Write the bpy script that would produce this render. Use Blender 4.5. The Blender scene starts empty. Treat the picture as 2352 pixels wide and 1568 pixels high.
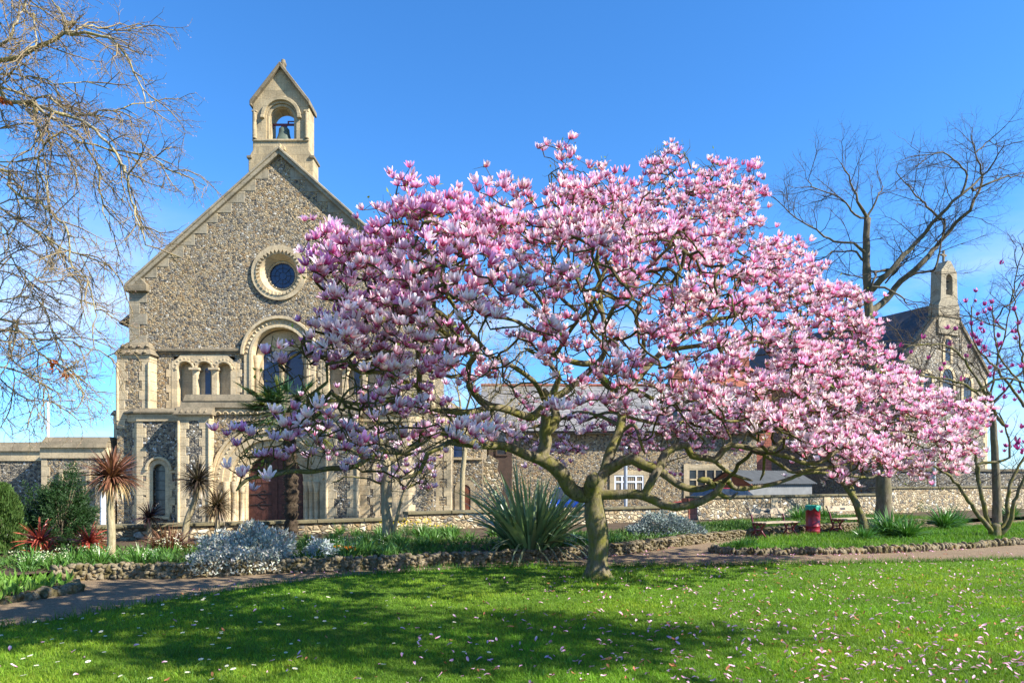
import bpy, bmesh, math, random
import numpy as np
from mathutils import Vector, Matrix

random.seed(7)
RNG = np.random.default_rng(11)
R = math.radians
SC = bpy.context.scene
COL = SC.collection

# ------------------------------------------------------------------ camera, sky, sun, exposure
EYE, HOR, FPX, CX = 1.6, 1105.0, 1568.0, 1176.0      # eye height; horizon row, focal length and centre in 2352-wide pixels
cam = bpy.data.cameras.new('camera'); camo = bpy.data.objects.new('camera', cam); COL.objects.link(camo)
cam.lens = 24.0; cam.sensor_width = 36.0; cam.clip_end = 3000; cam.clip_start = 0.05
cam.shift_y = (HOR - 784.0) / 2352.0
camo.location = (0, 0, EYE); camo.rotation_euler = (R(90), 0, 0)
SC.camera = camo

SUN_DIR = Vector((0.725, -0.30, 0.615)).normalized()       # towards the sun: right, a little behind the viewer
SUN_EL = math.asin(SUN_DIR.z); SUN_AZ = math.atan2(SUN_DIR.x, SUN_DIR.y)
world = bpy.data.worlds.new('World'); SC.world = world; world.use_nodes = True
wn = world.node_tree; wn.nodes.clear()
sky = wn.nodes.new('ShaderNodeTexSky'); sky.sky_type = 'NISHITA'; sky.sun_disc = False
sky.sun_elevation = SUN_EL; sky.sun_rotation = SUN_AZ
sky.air_density = 1.0; sky.dust_density = 0.0; sky.ozone_density = 3.0; sky.altitude = 100
hs = wn.nodes.new('ShaderNodeHueSaturation'); hs.inputs['Saturation'].default_value = 1.12; hs.inputs['Value'].default_value = 1.56
tint = wn.nodes.new('ShaderNodeMixRGB'); tint.blend_type = 'MULTIPLY'; tint.inputs[0].default_value = 1.0; tint.inputs[2].default_value = (0.76, 0.97, 1.20, 1)
wn.links.new(sky.outputs[0], tint.inputs[1]); wn.links.new(tint.outputs[0], hs.inputs['Color'])
# thin low clouds, part of the sky itself
tc = wn.nodes.new('ShaderNodeTexCoord')
mp = wn.nodes.new('ShaderNodeMapping'); mp.inputs['Scale'].default_value = (1.0, 1.0, 2.6); mp.inputs['Location'].default_value = (0.35, 0.2, 0.1)
wn.links.new(tc.outputs['Generated'], mp.inputs[0])
nz = wn.nodes.new('ShaderNodeTexNoise'); nz.inputs['Scale'].default_value = 3.2; nz.inputs['Detail'].default_value = 7; nz.inputs['Roughness'].default_value = 0.55
wn.links.new(mp.outputs[0], nz.inputs['Vector'])
cr = wn.nodes.new('ShaderNodeValToRGB'); cr.color_ramp.elements[0].position = 0.47; cr.color_ramp.elements[1].position = 0.72
wn.links.new(nz.outputs[0], cr.inputs[0])
sx = wn.nodes.new('ShaderNodeSeparateXYZ'); wn.links.new(tc.outputs['Generated'], sx.inputs[0])
mr = wn.nodes.new('ShaderNodeMapRange'); mr.interpolation_type = 'SMOOTHSTEP'
mr.inputs[1].default_value = 0.40; mr.inputs[2].default_value = 0.12; mr.inputs[3].default_value = 0.0; mr.inputs[4].default_value = 0.85
wn.links.new(sx.outputs[2], mr.inputs[0])
mu = wn.nodes.new('ShaderNodeMath'); mu.operation = 'MULTIPLY'; wn.links.new(cr.outputs[0], mu.inputs[0]); wn.links.new(mr.outputs[0], mu.inputs[1])
mx = wn.nodes.new('ShaderNodeMixRGB'); mx.inputs[2].default_value = (8.0, 8.4, 9.0, 1)
wn.links.new(mu.outputs[0], mx.inputs[0]); wn.links.new(hs.outputs[0], mx.inputs[1])
gr = wn.nodes.new('ShaderNodeMapRange'); gr.interpolation_type = 'SMOOTHSTEP'; gr.inputs[1].default_value = -0.02; gr.inputs[2].default_value = 0.34; wn.links.new(sx.outputs[2], gr.inputs[0])
low = wn.nodes.new('ShaderNodeMixRGB'); low.inputs[1].default_value = (0.50, 0.70, 0.88, 1); low.inputs[2].default_value = (1, 1, 1, 1); wn.links.new(gr.outputs[0], low.inputs[0])
ml = wn.nodes.new('ShaderNodeMixRGB'); ml.blend_type = 'MULTIPLY'; ml.inputs[0].default_value = 1.0; wn.links.new(hs.outputs[0], ml.inputs[1]); wn.links.new(low.outputs[0], ml.inputs[2]); wn.links.new(ml.outputs[0], mx.inputs[1])
bg = wn.nodes.new('ShaderNodeBackground'); bg.inputs[1].default_value = 0.062
wo = wn.nodes.new('ShaderNodeOutputWorld')
wn.links.new(mx.outputs[0], bg.inputs[0]); wn.links.new(bg.outputs[0], wo.inputs[0])

sl = bpy.data.lights.new('sun', 'SUN'); sl.energy = 5.0; sl.angle = R(0.53); sl.color = (1.0, 0.945, 0.85)
so = bpy.data.objects.new('sun', sl); COL.objects.link(so); so.location = (20, -10, 30)
so.rotation_euler = (-SUN_DIR).to_track_quat('-Z', 'Y').to_euler()
SC.view_settings.view_transform = 'Standard'; SC.view_settings.look = 'None'
SC.view_settings.exposure = 1.35; SC.view_settings.gamma = 1.0; SC.view_settings.use_curve_mapping = False
SC.cycles.max_bounces = 6; SC.cycles.transparent_max_bounces = 6
SC.cycles.diffuse_bounces = 3; SC.cycles.glossy_bounces = 2; SC.cycles.transmission_bounces = 3

# ------------------------------------------------------------------ measuring: photo rows and columns to metres
def D(x, y, Y):                      # a point seen at column x, row y that stands Y metres away
    return Vector(((x - CX) / FPX * Y, Y, EYE + (HOR - y) / FPX * Y))
def S(x, y, Y): return D(x * 0.91875, y * 0.91875, Y)
def G(x, y, z=0.0):                  # the ground point (at height z) seen there
    Y = FPX * (EYE - z) / (y - HOR)
    return Vector(((x - CX) / FPX * Y, Y, z))

# ------------------------------------------------------------------ object helpers
def thing(name, label, cat, loc=(0, 0, 0), group=None, rotz=0.0):
    o = bpy.data.objects.new(name, None); COL.objects.link(o)
    o.empty_display_size = 0.1; o.location = loc; o.rotation_euler = (0, 0, rotz)
    return tag(o, label, cat, group)
def tag(o, label=None, cat=None, group=None, kind=None):
    if label: o['label'] = label
    if cat: o['category'] = cat
    if group: o['group'] = group
    if kind: o['kind'] = kind
    return o
def link(name, me, parent=None):
    o = bpy.data.objects.new(name, me); COL.objects.link(o)
    if parent is not None: o.parent = parent
    return o
def copy_tree(src, loc, rotz=None, label=None):
    r = src.copy(); COL.objects.link(r); r.location = loc
    if rotz is not None: r.rotation_euler = (0, 0, rotz)
    if label: r['label'] = label
    for ch in list(src.children):
        c = ch.copy(); COL.objects.link(c); c.parent = r
        for g in list(ch.children):
            d = g.copy(); COL.objects.link(d); d.parent = c
    return r

def npmesh(name, V, F, mats, C=None, parent=None, off=(0, 0, 0), smooth=False, mi=None):
    """numpy verts (n,3) and faces (m,k) or list of such arrays -> one mesh object"""
    V = np.asarray(V, dtype=np.float32).reshape(-1, 3) - np.array(off, dtype=np.float32)
    if not isinstance(F, list): F = [F]
    F = [np.asarray(f, dtype=np.int32) for f in F if len(f)]
    me = bpy.data.meshes.new(name)
    me.vertices.add(len(V)); me.vertices.foreach_set('co', V.ravel())
    idx = np.concatenate([f.ravel() for f in F]); tot = np.concatenate([np.full(len(f), f.shape[1], np.int32) for f in F])
    st = np.concatenate([[0], np.cumsum(tot)[:-1]]).astype(np.int32)
    me.loops.add(len(idx)); me.loops.foreach_set('vertex_index', idx)
    me.polygons.add(len(tot)); me.polygons.foreach_set('loop_start', st); me.polygons.foreach_set('loop_total', tot)
    if smooth: me.polygons.foreach_set('use_smooth', np.ones(len(tot), bool))
    for m in (mats if isinstance(mats, (list, tuple)) else [mats]): me.materials.append(m)
    if mi is not None: me.polygons.foreach_set('material_index', np.asarray(mi, np.int32))
    if C is not None:
        C = np.asarray(C, np.float32); 
        if C.shape[1] == 3: C = np.hstack([C, np.ones((len(C), 1), np.float32)])
        a = me.color_attributes.new('Col', 'FLOAT_COLOR', 'POINT'); a.data.foreach_set('color', C.ravel())
    me.update(calc_edges=True); me.validate()
    return link(name, me, parent)

class MB:
    """collects shapes, builds ONE mesh object"""
    def __init__(s): s.v = []; s.f = []; s.m = []; s.sm = []
    def add(s, vs, fs, mi=0, smooth=False):
        n = len(s.v); s.v += [tuple(v) for v in vs]
        for f in fs: s.f.append(tuple(i + n for i in f)); s.m.append(mi); s.sm.append(smooth)
    def box(s, x0, x1, y0, y1, z0, z1, mi=0):
        s.add([(x0,y0,z0),(x1,y0,z0),(x1,y1,z0),(x0,y1,z0),(x0,y0,z1),(x1,y0,z1),(x1,y1,z1),(x0,y1,z1)],
              [(0,3,2,1),(4,5,6,7),(0,1,5,4),(1,2,6,5),(2,3,7,6),(3,0,4,7)], mi)
    def prism(s, poly, y0, y1, mi=0):                   # poly of (x,z), front y0, back y1
        n = len(poly); vs = [(x, y0, z) for x, z in poly] + [(x, y1, z) for x, z in poly]
        s.add(vs, [tuple(range(n)), tuple(reversed(range(n, 2*n)))] + [(i+n, (i+1) % n + n, (i+1) % n, i) for i in range(n)], mi)
    def ring(s, outer, inner, y0, y1, mi=0, closed=False):   # band between two (x,z) lines of same length
        n = len(outer); m = n if closed else n - 1
        vs = [(x,y0,z) for x,z in outer] + [(x,y0,z) for x,z in inner] + [(x,y1,z) for x,z in outer] + [(x,y1,z) for x,z in inner]
        fs = []
        for i in range(m):
            j = (i+1) % n
            fs += [(i, j, n+j, n+i), (2*n+j, 2*n+i, 3*n+i, 3*n+j), (i, 2*n+i, 2*n+j, j), (n+j, 3*n+j, 3*n+i, n+i)]
        if not closed: fs += [(0, n, 3*n, 2*n), (n-1, 3*n-1, 4*n-1, 2*n-1)]
        s.add(vs, fs, mi)
    def slab(s, poly, z0, z1, mi=0):                    # poly of (x,y)
        n = len(poly); vs = [(x, y, z0) for x, y in poly] + [(x, y, z1) for x, y in poly]
        s.add(vs, [tuple(reversed(range(n))), tuple(range(n, 2*n))] + [(i, (i+1) % n, (i+1) % n + n, i+n) for i in range(n)], mi)
    def lathe(s, prof, c, n=16, mi=0, smooth=True, cap=True):      # prof of (r,z) round c
        vs = []; fs = []
        for r, z in prof:
            for k in range(n): vs.append((c[0] + r*math.cos(2*math.pi*k/n), c[1] + r*math.sin(2*math.pi*k/n), c[2] + z))
        for i in range(len(prof)-1):
            for k in range(n): fs.append((i*n+k, i*n+(k+1) % n, (i+1)*n+(k+1) % n, (i+1)*n+k))
        s.add(vs, fs, mi, smooth)
        if cap:
            s.add(vs[:n], [tuple(reversed(range(n)))], mi); s.add(vs[-n:], [tuple(range(n))], mi)
    def tube(s, pts, rad, n=8, mi=0, smooth=True):
        V, F = tube_np(np.array([tuple(p) for p in pts], float), np.array(rad if hasattr(rad, '__len__') else [rad]*len(pts), float), n)
        s.add(V, [tuple(f) for f in F], mi, smooth)
        s.add(V[:n], [tuple(reversed(range(n)))], mi); s.add(V[-n:], [tuple(range(n))], mi)
    def build(s, name, mats, parent=None, off=(0,0,0), bevel=0.0):
        me = bpy.data.meshes.new(name)
        me.from_pydata([(a-off[0], b-off[1], c-off[2]) for a, b, c in s.v], [], s.f)
        for m in (mats if isinstance(mats, (list, tuple)) else [mats]): me.materials.append(m)
        me.polygons.foreach_set('material_index', s.m); me.polygons.foreach_set('use_smooth', s.sm)
        bm = bmesh.new(); bm.from_mesh(me); bmesh.ops.recalc_face_normals(bm, faces=bm.faces); bm.to_mesh(me); bm.free()
        o = link(name, me, parent)
        if bevel:
            b = o.modifiers.new('bevel', 'BEVEL'); b.width = bevel; b.segments = 1; b.limit_method = 'ANGLE'; b.angle_limit = R(40)
        return o

def tube_np(P, rad, n):
    T = np.gradient(P, axis=0); T /= np.linalg.norm(T, axis=1)[:, None] + 1e-9
    a = np.array([0, 0, 1.0]) if abs(T[0, 2]) < 0.9 else np.array([1.0, 0, 0])
    U = np.zeros_like(P); u = np.cross(T[0], a); u /= np.linalg.norm(u)
    for i in range(len(P)):
        u = u - T[i] * np.dot(u, T[i]); u /= np.linalg.norm(u) + 1e-9; U[i] = u
    W = np.cross(T, U)
    an = np.arange(n) * 2 * np.pi / n
    V = P[:, None, :] + rad[:, None, None] * (np.cos(an)[None, :, None] * U[:, None, :] + np.sin(an)[None, :, None] * W[:, None, :])
    m = len(P); i = np.arange(m-1)[:, None] * n; k = np.arange(n)[None, :]; k2 = (k + 1) % n
    F = np.stack([i + k, i + k2, i + n + k2, i + n + k], -1).reshape(-1, 4)
    return V.reshape(-1, 3), F

# ------------------------------------------------------------------ materials (all procedural)
def new_mat(name, rough=0.85, spec=0.25):
    m = bpy.data.materials.new(name); m.use_nodes = True; nt = m.node_tree; b = nt.nodes['Principled BSDF']
    b.inputs['Roughness'].default_value = rough; b.inputs['Specular IOR Level'].default_value = spec
    return m, nt, b
def pos(nt, scale=(1,1,1)):
    g = nt.nodes.new('ShaderNodeNewGeometry'); mp = nt.nodes.new('ShaderNodeMapping'); mp.inputs['Scale'].default_value = scale
    nt.links.new(g.outputs['Position'], mp.inputs[0]); return mp.outputs[0]
def tex_noise(nt, v, scale, detail=4, rough=0.55):
    n = nt.nodes.new('ShaderNodeTexNoise'); n.inputs['Scale'].default_value = scale; n.inputs['Detail'].default_value = detail; n.inputs['Roughness'].default_value = rough
    nt.links.new(v, n.inputs['Vector']); return n.outputs[0]
def ramp(nt, fac, stops, const=False):
    r = nt.nodes.new('ShaderNodeValToRGB'); e = r.color_ramp.elements
    r.color_ramp.interpolation = 'CONSTANT' if const else 'LINEAR'
    while len(e) < len(stops): e.new(0.5)
    for i, (p, c) in enumerate(stops):
        e[i].position = p; c = c if hasattr(c, '__len__') else (c, c, c); e[i].color = (*c[:3], 1)
    nt.links.new(fac, r.inputs[0]); return r.outputs[0]
def mix(nt, fac, a, b, mode='MIX'):
    m = nt.nodes.new('ShaderNodeMixRGB'); m.blend_type = mode
    for i, x in ((0, fac), (1, a), (2, b)):
        if hasattr(x, 'is_linked') or hasattr(x, 'links'): nt.links.new(x, m.inputs[i])
        else: m.inputs[i].default_value = x if i == 0 else (*x[:3], 1)
    return m.outputs[0]
def bump(nt, b, h, strength=0.5, dist=0.02):
    n = nt.nodes.new('ShaderNodeBump'); n.inputs['Strength'].default_value = strength; n.inputs['Distance'].default_value = dist
    nt.links.new(h, n.inputs['Height']); nt.links.new(n.outputs[0], b.inputs['Normal'])
def to(nt, a, b): nt.links.new(a, b)

def flint_mat(name, scale, stops, mortar, edge=(0.03, 0.10), warm=0.5, bstr=0.9):
    m, nt, b = new_mat(name, 0.7, 0.35)
    p = pos(nt, (1, 1, 1.25)); wob = tex_noise(nt, p, scale*1.3, 2)
    pv = mix(nt, 0.06, p, wob, 'ADD')
    v1 = nt.nodes.new('ShaderNodeTexVoronoi'); v1.inputs['Scale'].default_value = scale; to(nt, pv, v1.inputs['Vector'])
    v2 = nt.nodes.new('ShaderNodeTexVoronoi'); v2.feature = 'DISTANCE_TO_EDGE'; v2.inputs['Scale'].default_value = scale; to(nt, pv, v2.inputs['Vector'])
    sp = nt.nodes.new('ShaderNodeSeparateColor'); to(nt, v1.outputs['Color'], sp.inputs[0])
    c = ramp(nt, sp.outputs[0], stops, True)
    c = mix(nt, 0.55, c, ramp(nt, tex_noise(nt, p, scale*3.5, 3), [(0.3, 0.35), (0.7, 1.5)]), 'MULTIPLY')
    big = tex_noise(nt, p, 0.55, 5)
    c = mix(nt, warm, c, ramp(nt, big, [(0.35, (1.15, 1.02, 0.80)), (0.65, (0.72, 0.78, 0.86))]), 'MULTIPLY')
    e = ramp(nt, v2.outputs['Distance'], [(edge[0], 0.0), (edge[1], 1.0)])
    mort = mix(nt, 0.6, mortar, ramp(nt, big, [(0.3, (1.25, 1.1, .85)), (0.7, (.65, .66, .68))]), 'MULTIPLY')
    to(nt, mix(nt, e, mort, c), b.inputs['Base Color'])
    bump(nt, b, ramp(nt, v2.outputs['Distance'], [(0.0, 0.0), (0.22, 1.0)]), bstr, 0.035)
    return m
FL = [(0.0,(.07,.068,.064)),(0.10,(.38,.29,.165)),(0.34,(.17,.155,.13)),(0.48,(.25,.165,.085)),(0.60,(.29,.26,.205)),(0.76,(.10,.092,.08)),(0.84,(.42,.35,.24)),(0.95,(.50,.47,.40))]
M_FLINT = flint_mat('flint_rubble', 10.6, FL, (.33,.26,.16))
FL2 = [(0.0,(.04,.042,.045)),(0.22,(.31,.255,.17)),(0.42,(.12,.118,.11)),(0.56,(.25,.215,.165)),(0.70,(.065,.064,.062)),(0.82,(.40,.36,.28)),(0.92,(.6,.59,.55))]
M_FLINT_DARK = flint_mat('knapped_flint', 12.0, FL2, (.31,.26,.18))
FL3 = [(0.0,(.30,.235,.14)),(0.2,(.42,.34,.21)),(0.4,(.20,.16,.10)),(0.52,(.44,.37,.25)),(0.68,(.26,.18,.09)),(0.8,(.13,.12,.10)),(0.93,(.55,.52,.43))]
M_RUBBLE = flint_mat('rubble_wall_stone', 6.5, FL3, (.22,.175,.11), (0.02, 0.09), 0.35, 1.0)

def stone_mat(name, base, dark, block=(2.2, 1.6, 3.2), lichen=0.35):
    m, nt, b = new_mat(name, 0.88, 0.2)
    p = pos(nt)
    n1 = tex_noise(nt, p, 1.4, 6, 0.62); n2 = tex_noise(nt, p, 14, 5, 0.65)
    c = ramp(nt, n1, [(0.28, tuple(x*0.8 for x in base)), (0.5, base), (0.75, tuple(min(1, x*1.18) for x in base))])
    v = nt.nodes.new('ShaderNodeTexVoronoi'); v.distance = 'CHEBYCHEV'; v.inputs['Scale'].default_value = 1.0; v.inputs['Randomness'].default_value = 0.35
    to(nt, pos(nt, block), v.inputs['Vector'])
    sp = nt.nodes.new('ShaderNodeSeparateColor'); to(nt, v.outputs['Color'], sp.inputs[0])
    c = mix(nt, 0.75, c, ramp(nt, sp.outputs[0], [(0.0, (.74,.72,.70)), (0.5, (1,1,1)), (1.0, (1.14,1.08,.98))]), 'MULTIPLY')
    c = mix(nt, 0.7, c, ramp(nt, n2, [(0.3, .62), (0.55, 1.05)]), 'MULTIPLY')
    g = nt.nodes.new('ShaderNodeNewGeometry'); s3 = nt.nodes.new('ShaderNodeSeparateXYZ'); to(nt, g.outputs['Position'], s3.inputs[0])
    ad = nt.nodes.new('ShaderNodeMath'); to(nt, s3.outputs[0], ad.inputs[0]); to(nt, s3.outputs[1], ad.inputs[1]); cb = nt.nodes.new('ShaderNodeCombineXYZ'); to(nt, ad.outputs[0], cb.inputs[0]); to(nt, s3.outputs[2], cb.inputs[1])
    bk = nt.nodes.new('ShaderNodeTexBrick'); bk.inputs['Scale'].default_value = 1.0; bk.inputs['Brick Width'].default_value = .62; bk.inputs['Row Height'].default_value = .31; bk.inputs['Mortar Size'].default_value = .008
    to(nt, cb.outputs[0], bk.inputs['Vector']); c = mix(nt, .5, c, ramp(nt, bk.outputs['Fac'], [(0.0, 1.0), (1.0, .45)]), 'MULTIPLY')
    st = ramp(nt, tex_noise(nt, pos(nt, (1.6, 1.6, 0.5)), 2.3, 7, 0.7), [(0.52, 0.0), (0.72, 1.0)])
    f = nt.nodes.new('ShaderNodeMath'); f.operation = 'MULTIPLY'; f.inputs[1].default_value = lichen; to(nt, st, f.inputs[0])
    to(nt, mix(nt, f.outputs[0], c, dark), b.inputs['Base Color'])
    bump(nt, b, n2, 0.35, 0.02)
    return m
M_STONE = stone_mat('dressed_limestone', (.50,.40,.25), (.20,.165,.11))
M_STONE_GREY = stone_mat('weathered_coping_stone', (.20,.165,.11), (.085,.08,.05), lichen=0.7)
M_COPING_MOSS = stone_mat('mossy_coping', (.15,.13,.075), (.06,.06,.025), lichen=0.8)
M_STONE_CHAPEL = stone_mat('grey_chapel_stone', (.30,.26,.185), (.14,.125,.09), lichen=0.6)
M_STONE_BELL = stone_mat('bell_gable_stone', (.40,.32,.195), (.15,.13,.085), lichen=0.85)

def plain(name, col, rough=0.6, var=0.25, scale=8, spec=0.3, metal=0.0, bmp=0.0):
    m, nt, b = new_mat(name, rough, spec); b.inputs['Metallic'].default_value = metal
    n = tex_noise(nt, pos(nt), scale, 5, 0.6)
    to(nt, ramp(nt, n, [(0.3, tuple(x*(1-var) for x in col)), (0.7, tuple(min(1, x*(1+var)) for x in col))]), b.inputs['Base Color'])
    if bmp: bump(nt, b, n, bmp, 0.01)
    return m
def slate_mat(name, a, c, sx=3.0, sz=5.0):
    m, nt, b = new_mat(name, 0.6, 0.35)
    v = nt.nodes.new('ShaderNodeTexBrick'); v.inputs['Scale'].default_value = 1.0
    v.inputs['Brick Width'].default_value = 0.35; v.inputs['Row Height'].default_value = 0.2; v.inputs['Mortar Size'].default_value = 0.012
    v.inputs['Color1'].default_value = (*a, 1); v.inputs['Color2'].default_value = (*c, 1); v.inputs['Mortar'].default_value = (a[0]*.3, a[1]*.3, a[2]*.3, 1)
    g = nt.nodes.new('ShaderNodeNewGeometry'); s = nt.nodes.new('ShaderNodeSeparateXYZ'); to(nt, g.outputs['Position'], s.inputs[0])
    ad = nt.nodes.new('ShaderNodeMath'); ad.operation = 'ADD'; to(nt, s.outputs[0], ad.inputs[0]); to(nt, s.outputs[1], ad.inputs[1])
    cb = nt.nodes.new('ShaderNodeCombineXYZ'); to(nt, ad.outputs[0], cb.inputs[0]); to(nt, s.outputs[2], cb.inputs[1])
    to(nt, cb.outputs[0], v.inputs['Vector'])
    to(nt, mix(nt, 0.6, v.outputs[0], ramp(nt, tex_noise(nt, pos(nt), 2.0, 6), [(0.3, .6), (0.7, 1.35)]), 'MULTIPLY'), b.inputs['Base Color'])
    bump(nt, b, v.outputs['Fac'], -0.4, 0.01)
    return m
M_SLATE = slate_mat('grey_slate', (.17,.165,.16), (.24,.225,.21))
M_SLATE_DARK = slate_mat('dark_slate', (.045,.045,.052), (.075,.072,.075))
M_BRICK = slate_mat('red_brick', (.27,.075,.04), (.36,.13,.075))
M_GLASS = None
def glass_mat(name, col, rough=0.08):
    m, nt, b = new_mat(name, rough, 0.6)
    n = tex_noise(nt, pos(nt), 6, 3)
    to(nt, ramp(nt, n, [(0.3, tuple(x*.7 for x in col)), (0.7, tuple(x*1.3 for x in col))]), b.inputs['Base Color'])
    bump(nt, b, n, 0.06, 0.02)
    return m
M_GLASS_BLUE = glass_mat('blue_leaded_glass', (.012,.03,.085), 0.22)
M_GLASS = glass_mat('dark_window_glass', (.03,.035,.04), 0.06)
M_GLASS_LEAD = glass_mat('grey_leaded_glass', (.10,.11,.10), 0.2)
M_DOOR = plain('oak_door', (.085,.032,.022), 0.6, 0.4, 9, bmp=0.2)
M_IRON = plain('iron', (.02,.02,.022), 0.55, 0.3, 20)
M_BRONZE = plain('bell_bronze', (.09,.115,.085), 0.55, 0.35, 6)
M_REDPAINT = plain('crimson_paint', (.25,.012,.022), 0.35, 0.25, 14, 0.5)
M_DKRED = plain('dark_red_iron', (.12,.012,.016), 0.4, 0.3, 25, 0.5)
M_TIMBER = plain('pale_timber', (.34,.265,.175), 0.75, 0.3, 12, bmp=0.15)
M_WHITE = plain('white_paint', (.72,.73,.74), 0.5, 0.08, 3)
M_GREENBAG = plain('green_liner', (.02,.26,.16), 0.4, 0.3, 15)
M_STEEL = plain('galvanised_steel', (.42,.44,.46), 0.45, 0.12, 5, metal=0.3)
M_SHEDWOOD = plain('brown_shed_boards', (.24,.085,.045), 0.7, 0.3, 5)
M_CORR = plain('corrugated_sheet', (.065,.07,.072), 0.85, 0.25, 3)
M_RENDER = plain('grey_render', (.15,.155,.155), 0.85, 0.15, 3)
M_BLACK = plain('rubber_black', (.015,.015,.016), 0.8, 0.2, 10)
M_CARRED = plain('red_car_paint', (.30,.02,.025), 0.2, 0.05, 3, 0.6)
M_CARBLUE = plain('blue_car_paint', (.02,.07,.34), 0.2, 0.05, 3, 0.6)

def bark_mat(name, a, b_, moss, mossy=0.5, scale=9):
    m, nt, b = new_mat(name, 0.9, 0.15)
    p = pos(nt); n = tex_noise(nt, pos(nt, (1, 1, .35)), scale*2.2, 7, 0.68)
    c = ramp(nt, n, [(0.3, a), (0.68, b_)])
    g = nt.nodes.new('ShaderNodeNewGeometry'); s = nt.nodes.new('ShaderNodeSeparateXYZ'); to(nt, g.outputs['Normal'], s.inputs[0])
    mo = ramp(nt, tex_noise(nt, p, scale*.5, 6, 0.7), [(0.42, 0.0), (0.62, 1.0)])
    f = nt.nodes.new('ShaderNodeMath'); f.operation = 'MULTIPLY'; f.inputs[1].default_value = mossy; to(nt, mo, f.inputs[0])
    to(nt, mix(nt, f.outputs[0], c, moss), b.inputs['Base Color'])
    bump(nt, b, n, 0.8, 0.02)
    return m
M_BARK_MAG = bark_mat('magnolia_bark', (.035,.03,.02), (.23,.19,.12), (.15,.14,.022), 0.85)
M_TWIG_MAG = bark_mat('magnolia_twig', (.035,.027,.016), (.10,.075,.04), (.13,.12,.02), 0.6, 20)
M_BARK_LEFT = bark_mat('lichened_bark', (.13,.11,.07), (.40,.35,.24), (.33,.26,.06), 0.75, 7)
M_TWIG_LEFT = bark_mat('pinkish_twig', (.15,.11,.07), (.31,.24,.155), (.29,.22,.07), 0.5, 20)
M_BARK_GREY = bark_mat('grey_brown_bark', (.065,.052,.036), (.20,.165,.115), (.12,.11,.03), 0.4, 6)
M_TWIG_GREY = bark_mat('dark_twig', (.05,.04,.033), (.12,.095,.075), (.08,.07,.03), 0.3, 15)
M_BARK_PALE = bark_mat('pale_stem', (.22,.18,.10), (.42,.35,.22), (.25,.22,.10), 0.3, 12)
M_BARK_PALM = bark_mat('fibrous_palm_bark', (.025,.018,.012), (.10,.07,.045), (.05,.04,.02), 0.3, 20)

def leaf_mat(name, rough=0.55, trans=0.35, spec=0.3, tint=None, var=0.3):
    m, nt, b = new_mat(name, rough, spec)
    a = nt.nodes.new('ShaderNodeAttribute'); a.attribute_name = 'Col'
    c = mix(nt, 0.6, a.outputs['Color'], ramp(nt, tex_noise(nt, pos(nt), 5, 4), [(0.3, 1-var), (0.7, 1+var)]), 'MULTIPLY')
    to(nt, c, b.inputs['Base Color'])
    t = nt.nodes.new('ShaderNodeBsdfTranslucent'); to(nt, mix(nt, 1.0, c, tint or (1.1, 1.2, .55), 'MULTIPLY'), t.inputs[0])
    ms = nt.nodes.new('ShaderNodeMixShader'); ms.inputs[0].default_value = trans
    out = nt.nodes['Material Output']; to(nt, b.outputs[0], ms.inputs[1]); to(nt, t.outputs[0], ms.inputs[2]); to(nt, ms.outputs[0], out.inputs[0])
    return m
M_LEAF = leaf_mat('green_leaf')
M_STRAP = leaf_mat('strap_leaf', 0.38, 0.18, 0.5)
M_GRASS = leaf_mat('grass_blade', 0.6, 0.42, 0.25, (1.1, 1.2, .35))
M_SILVER = leaf_mat('silver_leaf', 0.8, 0.15, 0.2, (1, 1, 1))
M_PETAL = leaf_mat('petal', 0.6, 0.42, 0.2, (1.0, .80, .92), 0.06)

def ground_mat(name, stops, s1, s2, bstr=0.6, dist=0.02, sp=None):
    m, nt, b = new_mat(name, 0.95, 0.12)
    p = pos(nt); n1 = tex_noise(nt, p, s1, 6, 0.65); n2 = tex_noise(nt, p, s2, 4, 0.7)
    c = ramp(nt, n1, stops)
    c = mix(nt, 0.8, c, ramp(nt, n2, [(0.3, .55), (0.7, 1.4)]), 'MULTIPLY')
    if sp:
        v = nt.nodes.new('ShaderNodeTexVoronoi'); v.inputs['Scale'].default_value = sp[0]; to(nt, p, v.inputs['Vector'])
        s = nt.nodes.new('ShaderNodeSeparateColor'); to(nt, v.outputs['Color'], s.inputs[0])
        c = mix(nt, 0.75, c, ramp(nt, s.outputs[0], sp[1]), 'MULTIPLY')
    to(nt, c, b.inputs['Base Color']); bump(nt, b, n2, bstr, dist)
    return m
M_LAWN = ground_mat('lawn_turf', [(0.3, (.06,.12,.012)), (0.7, (.10,.18,.02))], 1.3, 60)
M_PATH = ground_mat('brown_tarmac', [(0.3, (.175,.125,.075)), (0.7, (.235,.172,.108))], 0.7, 90, 0.7, 0.01, (70, [(0, .6), (.5, 1.0), (.93, 1.1), (1.0, 1.9)]))
M_SOIL = ground_mat('bed_soil', [(0.3, (.06,.042,.026)), (0.7, (.11,.08,.05))], 2, 25)
M_GROUND = ground_mat('far_ground', [(0.3, (.10,.10,.06)), (0.7, (.15,.14,.09))], 0.3, 8)

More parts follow.
